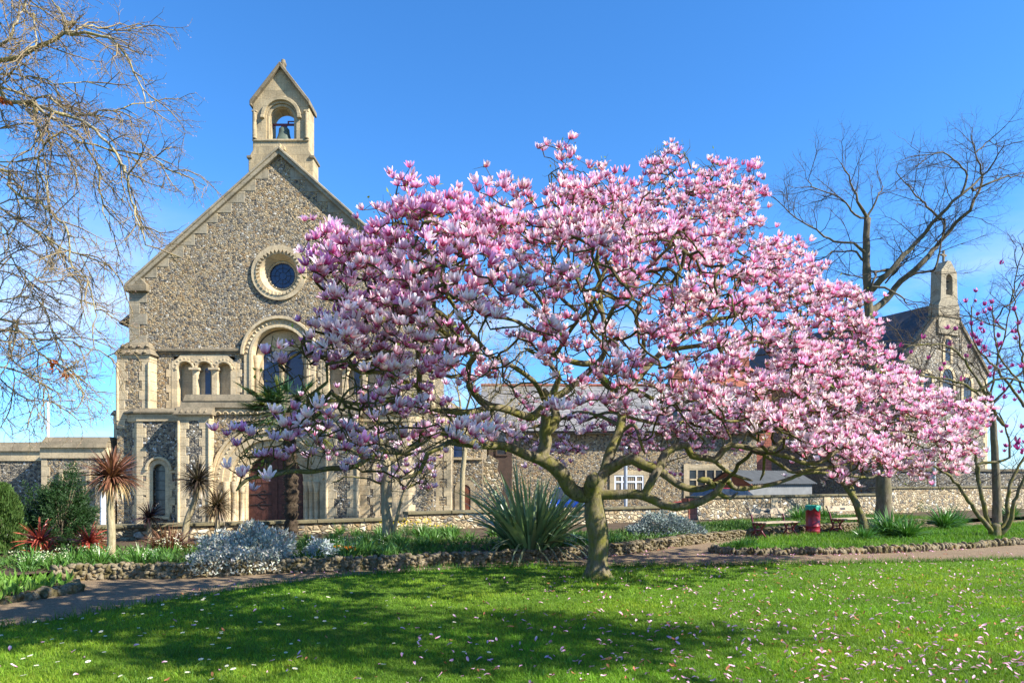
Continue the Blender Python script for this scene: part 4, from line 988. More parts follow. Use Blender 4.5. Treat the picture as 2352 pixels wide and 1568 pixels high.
L([(1908,1128),(1910,1150),(1908,1183),(1900,1200)], 11.9, 5, 4, 'limb_e')
L([(1917,1132),(1952,1162),(1982,1180),(2018,1174),(2065,1168),(2110,1162),(2131,1147),(2155,1130),(2200,1120),(2260,1110)], 13.2, 6, 2.4, 'limb_e')
L([(2065,1147),(2120,1110),(2180,1090),(2250,1080),(2330,1080),(2400,1090)], 13.8, 5, 2.2, 'limb_e')
L([(2089,930),(2140,940),(2200,960),(2270,980),(2340,990)], 13.8, 4.5, 2.2, 'limb_e')
L([(1488,1240),(1545,1236),(1589,1233),(1628,1247),(1655,1260),(1690,1266),(1732,1260),(1762,1248),(1792,1230),(1806,1206)], 10.4, 15, 9, 'limb_f', .05)
L([(1610,1238),(1625,1209),(1640,1183),(1655,1166)], 10.9, 12, 11, 'limb_f', 0)
L([(1796,1228),(1827,1245),(1845,1230)], 10.5, 8, 4, 'limb_f', 0)
# boughs reaching towards the viewer and away from him, unseen as lines but carrying blossom
L([(1365,1013),(1340,960),(1290,920),(1230,890),(1170,820),(1120,740),(1080,660)], 6.4, 8, 2.4, 'limb_b')
L([(1510,818),(1540,760),(1590,700),(1650,640),(1700,600)], 8.2, 7, 2.4, 'limb_c')
L([(1390,886),(1430,820),(1480,760),(1500,700),(1480,640)], 7.0, 6, 2.2, 'limb_c')
L([(1552,1065),(1500,1040),(1440,1030),(1380,1060),(1320,1070)], 13.6, 7, 2.4, 'limb_d')
L([(1552,1040),(1600,1050),(1660,1060),(1720,1050)], 14.2, 7, 2.4, 'limb_d')
L([(1696,853),(1750,780),(1790,700),(1800,620),(1830,540)], 13.0, 5, 2.2, 'limb_d')

# where the photo shows blossom: rows of 45, from row 320; (from column, to column, density)
ROWS = [
 [(1265,1300,2),(1490,1590,5)],
 [(1265,1390,4),(1480,1560,8),(1600,1730,6)],
 [(1130,1200,3),(930,980,4),(1250,1460,8),(1460,1620,6),(1620,1740,8)],
 [(790,840,3),(870,1000,9),(1000,1040,4),(1040,1500,10),(1500,1740,6)],
 [(705,850,8),(850,880,3),(880,1040,9),(1040,1540,9),(1540,1755,6)],
 [(705,830,8),(830,1000,8),(1000,1050,5),(1050,1250,6),(1250,1420,4),(1420,1620,8),(1620,1840,6)],
 [(710,760,5),(770,950,8),(950,1100,7),(1100,1300,4),(1300,1400,3),(1400,1650,5),(1650,1890,7)],
 [(750,860,7),(860,1000,8),(1000,1050,4),(1050,1100,5),(1100,1300,4),(1300,1500,2),(1500,1750,6),(1750,1960,8)],
 [(740,1000,8),(1000,1050,2),(1050,1180,6),(1180,1300,3),(1300,1500,2.5),(1500,1850,6),(1850,1985,8)],
 [(680,900,9),(900,1000,5),(1000,1060,2),(1060,1170,5),(1170,1330,1.5),(1330,1500,1.5),(1500,1720,4),(1720,2015,8)],
 [(595,720,7),(720,950,7),(950,1050,5),(1050,1200,.6),(1200,1380,2.5),(1380,1500,3),(1500,1700,4),(1700,2010,8)],
 [(580,700,7),(700,830,4),(830,940,5),(940,1030,7),(1030,1330,1),(1350,1600,3.5),(1600,1750,4),(1750,2060,7)],
 [(568,620,3),(620,740,1.2),(740,900,4),(900,1000,4),(1000,1200,.8),(1200,1330,1.5),(1330,1600,4),(1600,2090,8)],
 [(640,740,2.2),(740,900,5),(900,1000,4),(1000,1180,1.6),(1180,1280,2.5),(1290,1350,3.5),(1370,1480,3),(1480,1700,7),(1700,2000,8),(2000,2250,7)],
 [(565,640,4),(640,950,6),(950,1080,2.5),(1080,1230,3),(1240,1420,5),(1430,1700,7),(1700,2260,8)],
 [(515,600,5),(600,760,4.5),(760,1000,3.5),(1000,1180,1.4),(1180,1240,3),(1290,1350,4),(1430,1600,7),(1600,1850,2.5),(1850,2260,8)],
 [(515,560,3.5),(560,700,1.5),(700,900,1.5),(950,1000,1.5),(1210,1290,1.5),(1440,1550,2),(1900,2210,6)],
 [(515,560,4),(565,600,.6),(870,1000,1.2),(1900,1960,2),(2090,2160,1)],
]
GX = np.arange(480, 2300, 15)
dens = np.zeros((18, len(GX)))
for r_, row in enumerate(ROWS):
    for x0, x1, d in row: dens[r_, (GX >= x0-7) & (GX < x1)] = d
def edge_dist(r_, xi):                                # distance (in 45 px) to the rim of the crown
    for k in range(1, 6):
        for dr, dx in ((-k,0),(0,-3*k),(0,3*k)):
            rr_, xx = r_+dr, xi+dx
            if rr_ < 0 or xx < 0 or xx >= len(GX) or dens[rr_, xx] == 0: return k
    return 6
def crown_Y(x, y):
    Yc = np.interp(x, [500,700,900,1150,1376,1600,1800,2050,2280], [6.7,7.0,7.7,8.7,9.8,10.9,11.6,12.3,12.9])
    if y > 930 and 1180 < x < 1720: Yc += 3.6
    if y < 460 and x > 1460: Yc += 1.2
    return Yc
def sample(power, scale, mn=0.0, seed=1, clump=1):
    r = np.random.default_rng(seed); out = []; D_ = []
    for i in range(18):
        for j in range(len(GX)):
            if dens[i,j] <= 0: continue
            x0 = GX[j]; Yc = crown_Y(x0, 320+45*i); lam = scale*(dens[i,j]**power + mn)*(15/60)*(Yc/10.5)**1.7/clump
            if clump > 1 and x0 < 1000 and i >= 9: lam *= .5
            elif clump > 1 and x0 < 1000: lam *= .88
            if clump == 1 and x0 < 1000 and i >= 9: lam *= 1.7
            for _ in range(r.poisson(lam)):
                e = edge_dist(i, j); hd = min(3.2, .5 + .48*e)
                if Yc - hd < 6.0: hd = max(.4, Yc - 6.0)
                if i > 13 and 1180 < x0 < 1720: hd = 1.2
                u = r.uniform(-1, .2 if x0 < 1150 else 1)
                x = x0 + r.uniform(0, 15) + 20*(x0 < 900); y = 320 + 45*i + r.uniform(0, 45) + 10*(i < 8)
                c = D(x, y, Yc + hd*u)
                for _k in range(1 if clump == 1 else 1 + r.poisson(clump-1)): out.append(c + Vector((r.normal(0,.10),r.normal(0,.12),r.normal(0,.05)))*(clump > 1)); D_.append(dens[i,j])
    return np.array([tuple(o) for o in out]), np.array(D_)
FT, FD = sample(1.0, 5.2, 0.0, 5, 6.0)
BT, _ = sample(0.4, 5.4, 0.7, 9)
# blossoms stand in clusters: pull some of them towards neighbours a little above each other
ALLT = np.vstack([FT, BT]); tips = MAG.connect(ALLT, jit=.024)
# short crooked spurs all along the twigs
tw = [i for i in range(len(MAG.P)) if MAG.tag[i] == 'twig']; spur_tip = []
for i in RNG.choice(tw, 7000, replace=False):
    p = MAG.P[i]; d = unit(RNG.normal(0, 1, 3) + np.array([0,0,.5])); l = RNG.uniform(.05, .16)
    a_ = MAG.add(p + d*l*.5 + RNG.normal(0, .012, 3), i, .0028, 'twig'); b2 = MAG.add(p + d*l + np.array([0,0,.03]) + RNG.normal(0, .015, 3), a_, .0024, 'twig'); spur_tip.append(b2)
MAG.solve(2.45)
objs = MAG.build(magnolia, {'*': M_BARK_MAG, 'twig': M_TWIG_MAG}, {'trunk':'trunk','twig':'crown','limb_a':'limb','limb_b':'limb','limb_c':'limb','limb_d':'limb','limb_e':'limb','limb_f':'limb'})
nF = len(FT); ftip = np.array(tips[:nF]); PP = np.array(MAG.P)
par = PP[[MAG.par[i] for i in ftip]]; axis = unit(unit(PP[ftip]-par)*.35 + np.array([0,0,1.0]) + RNG.normal(0, .30, (nF,3)) + np.array([.12,-.18,0]))
kinds = RNG.choice(8, nF, p=[.10,.17,.20,.17,.11,.05,.13,.07]); fs = RNG.uniform(.48, .86, nF)
tint = np.ones((nF,3))*RNG.uniform(.86, 1.06, (nF,1)); tint[:,1] *= RNG.uniform(.60, 1.10, nF); tint[:,2] *= RNG.uniform(.93, 1.06, nF)
lf = np.clip((FT[:,0]+2.5)/3, 0, 1)                    # the nearer left boughs: deeper pink, with their bluish shade tinted into the petals
tint[:,1] *= .80 + .20*lf; tint[:,0] *= .96 + .04*lf
near = np.argsort(PP[ftip][:,1] + (FD < 3)*0.0)[:100]; rest = np.setdiff1d(np.arange(nF), near)
(V, F, C), _ = scatter_flowers(PP[ftip[rest]], axis[rest], fs[rest], kinds[rest], FLOW, tint[rest])
tag(npmesh('blossom', V, F, M_PETAL, C, magnolia, tuple(magnolia.location), True), kind='stuff')
protos = [npmesh('flower', V, F, M_PETAL, C, None, (0,0,0), True) for V, F, C in FLOW]
Rn = frames(axis[near])
for q, i in enumerate(near):
    o = protos[kinds[i]].copy(); COL.objects.link(o); o.parent = magnolia
    M = Matrix([[*(Rn[q][k]*fs[i]), 0] for k in range(3)] + [[0,0,0,1]]); M.translation = Vector(PP[ftip[i]]) - magnolia.location; o.matrix_local = M
for o in protos: bpy.data.objects.remove(o)
# young leaves beside flowers and on spurs
src = np.concatenate([RNG.choice(ftip, 2600), RNG.choice(spur_tip, 2600)]); n = len(src); c0 = PP[src] + RNG.normal(0, .02, (n,3))
dirn = unit(RNG.normal(0, .7, (n,3)) + np.array([0,0,.7])); V, F, C = leaves_np(c0, dirn, RNG.normal(0,1,(n,3)), RNG.uniform(.03,.075,n), RNG.uniform(.014,.03,n), colvar(n, (.25,.27,.035), .35, .15))
n = 3600; c0 = PP[RNG.choice(ftip, n)] + RNG.normal(0,.03,(n,3)) - np.array([0,0,.03]); V2, F2, C2 = leaves_np(c0, RNG.normal(0,1,(n,3))-np.array([0,0,.2]), RNG.normal(0,1,(n,3)), RNG.uniform(.02,.06,n), RNG.uniform(.012,.026,n), colvar(n, (.23,.115,.035), .4, .15)); V, F, C = merge([(V,F,C),(V2,F2,C2)])
npmesh('foliage', V, F, M_LEAF, C, magnolia, tuple(magnolia.location))

# ------------------------------------------------------------------ bare trees
def ramify(T, ids, spacing, L, r, tag, levels, droop=0.0, out=None, ang=(35, 70), start=.15, jit=.02, step=None, tips=None):
    """side branches along the nodes ids; returns nothing, tips collects end nodes"""
    P = [T.P[i] for i in ids]; tot = sum(np.linalg.norm(b-a) for a, b in zip(P, P[1:]))
    n = int(tot/spacing + RNG.random()); seg = len(ids)
    for k in range(n):
        t = start + (1-start)*(k+RNG.random())/max(1, n); j = min(seg-1, max(1, int(t*(seg-1)+.5))) if seg > 1 else 0
        i = ids[j]; d = unit(T.P[i]-T.P[T.par[i]]); h = unit(np.cross(d, RNG.normal(0,1,3))); a = math.radians(RNG.uniform(*ang))
        dd = d*math.cos(a) + h*math.sin(a)
        if out is not None: dd = unit(dd + np.array(out)*RNG.uniform(.3,1))
        l = L*RNG.uniform(.5, 1.15)*(1-.35*t); m = max(2, int(l/(step or max(.07, L*.14)))); p = T.P[i].copy(); new = []; par_ = i
        for q in range(m):
            dd = unit(dd + RNG.normal(0, .16, 3) + np.array([0,0,-droop/m])); p = p + dd*l/m
            par_ = T.add(p, par_, max(.002, r*(1-.75*(q+1)/m)), tag); new.append(par_)
        if tips is not None: tips.append(par_)
        if levels > 1: ramify(T, [i]+new, spacing*.52, L*.48, r*.45, tag, levels-1, droop*.6, None, (25, 65), .15, jit, None, tips)
def add_buds(T, tips, n_each, size, col, var, root, name, mat_=None):
    P = np.array([T.P[i] for i in tips]); Q = np.array([T.P[T.par[i]] for i in tips]); c = []; d = []
    for k in range(n_each):
        u = k/max(1, n_each)*.9; c.append(P*(1-u)+Q*u); d.append(unit(P-Q)+RNG.normal(0, .45, P.shape))
    c = np.vstack(c); d = np.vstack(d); n = len(c)
    V, F, C = leaves_np(c, d, RNG.normal(0,1,(n,3)), RNG.uniform(.6,1.3,n)*size, RNG.uniform(.3,.5,n)*size, colvar(n, col, var), .3, .0)
    return npmesh(name, V, F, mat_ or M_LEAF, C, root, tuple(root.location))

# the tree whose boughs hang in from the left; its trunk stands just outside the frame
lt = thing('bare_tree', 'leafless grey tree whose drooping lichened boughs hang in from the left edge', 'tree', (-8.9, 8.2, 0)); T = Tree()
T.path([(-8.9,8.2,0),(-8.85,8.2,1.5),(-8.95,8.15,3.2),(-8.8,8.1,5.2),(-8.7,8.0,7.5),(-8.6,7.9,9.5)], .34, .14, -1, 'trunk', .25)
LEFT = [([(0,240),(130,190),(210,160),(255,125),(350,130),(430,150),(490,210),(525,280),(560,340),(570,420)], 7.6, .06),
 ([(60,-40),(100,30),(130,70),(140,150),(110,200)], 7.4, .035), ([(150,-60),(200,0),(240,60),(255,122)], 7.9, .03),
 ([(0,352),(20,390),(130,412),(220,440),(290,460),(350,490),(420,560),(480,640),(500,700),(515,780),(540,850),(570,960)], 7.2, .045),
 ([(130,412),(220,470),(270,500),(340,580),(380,650),(390,740),(410,830),(440,930)], 7.7, .022),
 ([(0,345),(100,380),(200,385),(300,455),(400,440),(480,420),(600,400)], 7.9, .03),
 ([(90,395),(150,500),(165,585),(140,620),(175,690),(185,770)], 7.5, .016),
 ([(0,660),(40,730),(90,778),(160,800),(220,850),(260,890),(270,970),(290,1050),(350,1100),(370,1180),(380,1240)], 6.9, .034),
 ([(0,640),(80,650),(140,700),(190,760),(260,770)], 8.3, .018),
 ([(0,810),(50,850),(120,890),(200,940),(280,980),(350,1010),(420,1040),(480,1110)], 7.3, .030),
 ([(10,850),(30,920),(40,1000),(90,1080),(140,1190)], 8.0, .018),
 ([(0,1250),(60,1290),(120,1340),(160,1390),(230,1430),(280,1470),(330,1540)], 7.0, .032),
 ([(60,1290),(150,1335),(210,1325),(290,1345),(380,1380),(450,1410)], 7.4, .016),
 ([(0,1180),(80,1160),(150,1180),(200,1280),(240,1400),(300,1480),(340,1580)], 8.4, .016),
 ([(0,1330),(40,1400),(90,1440),(160,1500),(200,1590)], 7.6, .014),
 ([(300,560),(420,580),(520,600),(620,640),(720,700)], 7.4, .012),
 ([(0,180),(60,100),(90,40),(110,-40)], 8.6, .05), ([(0,290),(120,300),(240,330),(330,320),(430,350)], 8.2, .02), ([(0,500),(90,480),(200,520),(260,600),(300,700)], 8.6, .018), ([(0,1040),(100,1060),(200,1130),(300,1170),(420,1230)], 8.3, .016), ([(255,125),(360,100),(450,120),(560,105)], 8.4, .014), ([(0,1440),(60,1480),(130,1560),(150,1640)], 8.2, .010)]
ltips = []; A0 = np.array(T.P)
for pts, ye, r in LEFT:
    n = len(pts); ya = 8.0 if pts[0][0] < 40 else 7.8
    W = [np.array(S(x*.6378, y*.6378, ya+(ye-ya)*i/(n-1)+.12*math.sin(i*1.7+x))) for i, (x, y) in enumerate(pts)]
    if pts[0][0] <= 60 or pts[0][1] < 0:
        zt = W[0][2]-.9; j = int(np.argmin(abs(A0[:,2]-min(max(zt,2.2),9.2)))); par_ = j; pre = [A0[j]*.4+W[0]*.6+np.array([0,0,.25])]
    else: par_ = int(np.argmin(((np.array(T.P)-W[0])**2).sum(1))); pre = []
    ids = T.path(pre+W, r, .006, par_, 'limb', .12, .012)
    k0 = max(0, len(ids)-int(n*3.2)-6) if pre else 0
    vis = [i for i in ids if T.P[i][0] > -6.4]
    if len(vis) > 2: ramify(T, vis, .18, .80, .006, 'branch', 3, .45, (.35,0,-.02), (25,65), .02, tips=ltips)
T.solve(); T.build(lt, {'*': M_BARK_LEFT, 'branch': M_TWIG_LEFT}, {'branch': 'crown'})
add_buds(T, ltips, 2, .016, (.42,.26,.22), .3, lt, 'buds')
ol = [S(x*.6378+RNG.normal(0,9), y*.6378+RNG.normal(0,5), 7.2) for x, y in [(195,1410),(215,1425),(230,1440),(245,1455),(265,1465),(285,1475),(200,1420)] for _ in range(3)] + [S(6+RNG.normal(0,5), 245+RNG.normal(0,9), 7.9) for _ in range(12)]
c0 = np.array([tuple(p) for p in ol]); n = len(c0); V, F, C = leaves_np(c0, RNG.normal(0,.5,(n,3))+np.array([0,0,-.8]), RNG.normal(0,1,(n,3)), RNG.uniform(.06,.1,n), RNG.uniform(.03,.05,n), colvar(n, (.42,.11,.03)))
npmesh('dead_leaves', V, F, M_LEAF, C, lt, tuple(lt.location))

# tall bare tree at the right
YR = 23.0
rt = thing('bare_tree', 'tall leafless tree with long slanting limbs behind the magnolia at the right', 'tree', tuple(G(2031,1190,0)*1.0 if False else Vector((fx(2031,YR),YR,0)))); T = Tree()
s7 = lambda x, y, Y: S(1850+x*.41448, 300+y*.41448, Y)
T.path([(fx(2031,YR),YR,0), D(2030,1150,YR), D(2027,1060,YR), D(2018,950,YR), D(2008,850,YR), s7(775,1120,YR), s7(768,1000,YR), s7(762,860,YR), s7(762,700,YR), s7(768,590,YR)], .27, .10, -1, 'trunk', .3)
for i, p in enumerate(T.P): T.r[i] *= 1 + .4*max(0, 1-p[2]/.8)**2
tipsR = []
LIMBS = [([(768,590),(740,540),(710,480),(690,420),(650,340),(600,250)], 22.5, .07), ([(768,590),(800,530),(830,460),(870,400)], 23.6, .05), ([(768,600),(690,570),(640,500),(560,450),(440,400),(410,370)], 22.0, .045), ([(750,780),(680,740),(610,740),(530,720),(460,660),(380,620),(300,560),(200,460)], 22, .06), ([(745,840),(700,800),(620,790),(560,800),(480,840),(400,830)], 24, .05),
 ([(800,1080),(850,970),(960,850),(1080,720),(1200,580),(1330,450),(1450,350),(1530,250),(1600,130)], 21.5, .13), ([(810,1180),(880,1080),(1000,940),(1100,860),(1200,740),(1300,620),(1390,540),(1440,420),(1460,340),(1420,200),(1390,80)], 22.5, .15),
 ([(1460,400),(1530,370),(1610,345),(1713,320)], 22.8, .05), ([(1420,200),(1500,120),(1600,40)], 22.5, .035), ([(1200,590),(1130,520),(1050,440),(940,310)], 21.5, .05), ([(1330,450),(1370,330),(1330,280),(1220,200),(1040,230)], 21.6, .045), ([(1180,890),(1215,760),(1225,640),(1200,540)], 22.3, .045), ([(870,1010),(930,920),(1000,850),(960,760)], 22.8, .04), ([(770,905),(900,910),(960,880),(1100,800),(1200,720)], 23.8, .04), ([(750,950),(680,935),(600,930)], 23, .035), ([(800,1010),(870,1010),(960,1060),(1020,1110),(1060,1110)], 22, .05)]
for pts, ye, r in LIMBS:
    n = len(pts); x0, y0 = pts[0]; j = T.nearest_screen(1850+x0*.41448, 300+y0*.41448); ya = T.P[j][1]
    W = [s7(x, y, ya+(ye-ya)*i/(n-1)+.25*math.sin(i*1.9+x0)) for i, (x, y) in enumerate(pts) if i]
    ids = T.path(W, r*.85, .012, j, 'limb', .25, .02); ramify(T, ids, .36, 1.9, .014, 'branch', 3, -.25, None, (30,70), .12, tips=tipsR)
T.solve(); T.build(rt, {'*': M_BARK_GREY, 'branch': M_TWIG_GREY}, {'branch': 'crown'})

# second bare tree further right, its trunk dark behind the little magnolia
YS = 26.0
rt2 = thing('bare_tree', 'dark trunked leafless tree at the far right with arching limbs in front of the chapel', 'tree', (fx(2289,YS), YS, 0)); T = Tree(); tipsR = []
T.path([(fx(2289,YS),YS,0), D(2290,1150,YS), D(2286,1060,YS), D(2280,960,YS), D(2270,900,YS)], .17, .10, -1, 'trunk', .3)
for pts, ye, r in [([(2270,905),(2180,880),(2090,840),(2050,830),(2010,850)], 24, .07), ([(2278,940),(2330,870),(2400,800),(2440,700)], 25, .08), ([(2272,910),(2240,840),(2150,800),(2060,790)], 24, .05), ([(2275,920),(2290,830),(2310,760),(2330,650),(2352,560)], 25, .07), ([(2280,960),(2200,930),(2100,925),(2000,900)], 25, .06), ([(2310,760),(2260,740),(2200,720),(2130,735)], 25, .05), ([(2320,700),(2370,640),(2420,560)], 25, .05)]:
    x0, y0 = pts[0]; j = T.nearest_screen(x0/.91875, y0/.91875); ya = T.P[j][1]; n = len(pts)
    ids = T.path([D(x, y, ya+(ye-ya)*i/(n-1)) for i, (x, y) in enumerate(pts) if i], r*.6, .014, j, 'limb', .25, .02); ramify(T, ids, .36, 1.9, .02, 'branch', 3, 0, None, (30,75), .1)
T.solve(); T.build(rt2, {'*': M_BARK_GREY, 'branch': M_TWIG_GREY}, {'branch': 'crown'})

# pale bare tree seen through the middle of the magnolia
YM = 23.5
mt = thing('bare_tree', 'slim pale leafless tree between the church and the slate roofed house', 'tree', (fx(1062,YM), YM, 0)); T = Tree()
T.path([(fx(1062,YM),YM,0), D(1062,1100,YM), D(1068,1020,YM), D(1062,960,YM)], .10, .07, -1, 'trunk', .25)
for pts in ([(1064,1000),(1020,930),(985,870),(965,800)], [(1062,960),(1050,880),(1035,800),(1030,720)], [(1062,970),(1090,880),(1105,800),(1110,710)], [(1066,1010),(1120,930),(1170,860),(1215,790)], [(1066,1020),(1130,980),(1190,930),(1250,890)], [(1064,1000),(1010,980),(960,950),(930,900)]):
    j = T.nearest_screen(pts[0][0]/.91875, pts[0][1]/.91875); ids = T.path([D(x, y, YM+RNG.uniform(-1,1)) for x, y in pts[1:]], .045, .012, j, 'limb', .22, .02); ramify(T, ids, .26, 1.5, .014, 'branch', 3, -.3, None, (20,50), .1)
T.solve(); T.build(mt, {'*': M_BARK_PALE}, {'branch': 'crown'})

# second magnolia: pale trunk in the bed, forked, with a few blossoms
YT = 15.9; b0 = Vector((fx(890,YT), YT, .15)); st = thing('magnolia_tree', 'smaller magnolia with straight pale trunk and thin forked stem in the long flower bed', 'tree', tuple(b0)); T = Tree()
T.path([b0, D(889,1180,YT), D(887,1110,YT), D(886,1060,YT), D(880,1035,YT)], .135, .11, -1, 'trunk', .12)
for i, p in enumerate(T.P): T.r[i] *= 1 + .3*max(0, 1-(p[2]-.15)/.3)**2
T.path([D(905,1215,YT-.05), D(918,1160,YT-.2), D(932,1120,YT-.3), D(950,1090,YT-.4), D(965,1040,YT-.4)], .06, .02, 1, 'stem', .12)
for pts, r in (([(882,1045),(860,1040),(830,1046),(790,1030),(740,1035),(700,1020)], .07), ([(886,1060),(920,1045),(960,1040),(1000,1020),(1035,1000)], .07), ([(880,1036),(870,990),(850,950),(830,900)], .06), ([(882,1040),(900,990),(930,950),(950,900)], .05), ([(932,1120),(960,1105),(985,1085),(1010,1060)], .03), ([(888,1110),(850,1100),(800,1095),(760,1110)], .03)):
    j = T.nearest_screen(pts[0][0]/.91875, pts[0][1]/.91875); T.path([D(x, y, YT+.5*math.sin(k*1.3+pts[0][0])) for k, (x, y) in enumerate(pts) if k], r, .012, j, 'limb', .12, .015)
r_ = np.random.default_rng(4); tg = [D(r_.uniform(680,1050), r_.uniform(880,1060), YT+r_.uniform(-1.3,1.3)) for _ in range(260)] + [D(r_.uniform(860,1000), r_.uniform(1050,1125), YT-.3+r_.uniform(-.5,.5)) for _ in range(40)]
tp = T.connect(np.array([tuple(p) for p in tg]), jit=.03); T.solve(2.4); T.build(st, {'*': M_BARK_PALE, 'limb': M_BARK_MAG, 'twig': M_TWIG_MAG}, {'twig': 'crown'})
fi = [tp[k] for k in list(range(0, 110)) + list(range(262, 292))]; P = np.array([T.P[i] for i in fi]); n = len(P)
(V, F, C), _ = scatter_flowers(P, unit(np.array([0,0,1.0])+RNG.normal(0,.3,(n,3))), RNG.uniform(.8,1.2,n), RNG.choice(8,n), FLOW, np.tile([[.9,.8,.95]],(n,1)))
tag(npmesh('blossom', V, F, M_PETAL, C, st, tuple(st.location), True), kind='stuff')

# little magnolia with a crooked stem on the grassy island
YI = 19.4; b0 = Vector((fx(1985,YI), YI, .08)); it = thing('magnolia_tree', 'little magnolia with a crooked leaning stem on the grassy island beside the bench', 'tree', tuple(b0)); T = Tree()
T.path([b0, D(1983,1205,YI), D(1976,1180,YI), D(1962,1145,YI), D(1942,1115,YI), D(1928,1095,YI), D(1925,1060,YI)], .13, .06, -1, 'trunk', .12)
for pts, r in (([(1945,1118),(1975,1098),(2000,1095),(2049,1078),(2090,1066)], .05), ([(1962,1145),(1958,1110),(1955,1085),(1950,1040)], .045), ([(1928,1095),(1900,1075),(1870,1070),(1830,1075)], .04), ([(1925,1060),(1940,1000),(1960,950)], .04)):
    j = T.nearest_screen(pts[0][0]/.91875, pts[0][1]/.91875); T.path([D(x, y, YI+.4*math.sin(k*1.1+pts[0][0])) for k, (x, y) in enumerate(pts) if k], r, .012, j, 'limb', .12, .015)
tg = [D(r_.uniform(1800,2110), r_.uniform(960,1100), YI+r_.uniform(-1.2,1.2)) for _ in range(170)]; tp = T.connect(np.array([tuple(p) for p in tg]), jit=.03); T.solve(2.4); T.build(it, {'*': M_BARK_MAG, 'twig': M_TWIG_MAG}, {'twig': 'crown'})
P = np.array([T.P[i] for i in tp[:85]]); n = len(P); (V, F, C), _ = scatter_flowers(P, unit(np.array([0,0,1.0])+RNG.normal(0,.3,(n,3))), RNG.uniform(.8,1.2,n), RNG.choice(8,n), FLOW)
tag(npmesh('blossom', V, F, M_PETAL, C, it, tuple(it.location), True), kind='stuff')

# many-stemmed magnolia with dark magenta buds at the right edge
YP = 18.6; b0 = Vector((fx(2285,YP), YP, .08)); pt = thing('magnolia_tree', 'many-stemmed magnolia with dark magenta buds spreading out past the right edge', 'tree', tuple(b0)); T = Tree(); tipsP = []
T.path([b0, D(2285,1200,YP)], .16, .14, -1, 'trunk', .06)
for pts, ye, r in (([(2254,1192),(2217,1138),(2193,1101),(2166,1081),(2120,1060),(2060,1050)], 17.6, .075), ([(2264,1182),(2250,1111),(2244,1068),(2277,1061),(2307,1058),(2321,1031),(2310,980),(2280,930)], 18.4, .075), ([(2310,1200),(2316,1120),(2345,1060),(2370,1000),(2360,940)], 18.9, .07), ([(2316,1210),(2330,1150),(2356,1090),(2390,1040),(2420,960)], 18, .07),
                   ([(2250,1111),(2235,1020),(2200,960),(2150,930),(2090,915),(2010,915)], 17.8, .05), ([(2310,980),(2240,900),(2170,870),(2100,862),(2040,880)], 18.2, .05), ([(2360,940),(2300,860),(2240,790),(2230,700)], 19.2, .045), ([(2360,940),(2352,850),(2340,760),(2325,660)], 19, .045), ([(2280,930),(2200,810),(2130,790),(2080,800)], 18, .04), ([(2370,1000),(2352,900),(2290,800),(2280,700)], 18, .04), ([(2240,900),(2300,870),(2360,880),(2430,900)], 18, .04)):
    j = T.nearest_screen(pts[0][0]/.91875, pts[0][1]/.91875) if len(T.P) > 4 else 1
    if pts[0][1] > 1180: j = 1; use = pts
    else: use = pts[1:]
    ya = T.P[j][1]; n = len(use); ids = T.path([D(x, y, ya+(ye-ya)*(k+1)/n) for k, (x, y) in enumerate(use)], r, .014, j, 'limb', .16, .015)
    ramify(T, ids, .26, 1.05, .011, 'branch', 2, -.2, None, (30,70), .3, tips=tipsP)
T.solve(); T.build(pt, {'*': M_BARK_MAG, 'branch': M_TWIG_GREY}, {'branch': 'crown'})
sel = [i for i in tipsP if T.P[i][2] > 2.2]; sel = [sel[i] for i in RNG.choice(len(sel), min(130, len(sel)), replace=False)]; P = np.array([T.P[i] for i in sel]); n = len(P); Rm = frames(unit(np.array([0,0,1.0])+RNG.normal(0,.25,(n,3)))); sc_ = RNG.uniform(.7,1.1,n); kk = RNG.choice(2, n, p=[.6,.4])
M_PETAL_DK = leaf_mat('magenta_petal', .5, .25, .3, (1,.7,.9), .1); protos = [npmesh('flower', V, F, M_PETAL_DK, C, None, (0,0,0), True) for V, F, C in FLOW_DK]; o100 = np.argsort(P[:,1])
for q in o100[:100]:
    o = protos[kk[q]].copy(); COL.objects.link(o); o.parent = pt; M = Matrix([[*(Rm[q][k]*sc_[q]), 0] for k in range(3)] + [[0,0,0,1]]); M.translation = Vector(P[q]) - pt.location; o.matrix_local = M
for o in protos: bpy.data.objects.remove(o)
R2 = o100[100:]
if len(R2): (V, F, C), _ = scatter_flowers(P[R2], unit(np.array([0,0,1.0])+RNG.normal(0,.25,(len(R2),3))), sc_[R2], kk[R2], FLOW_DK); tag(npmesh('blossom', V, F, M_PETAL_DK, C, pt, tuple(pt.location), True), kind='stuff')

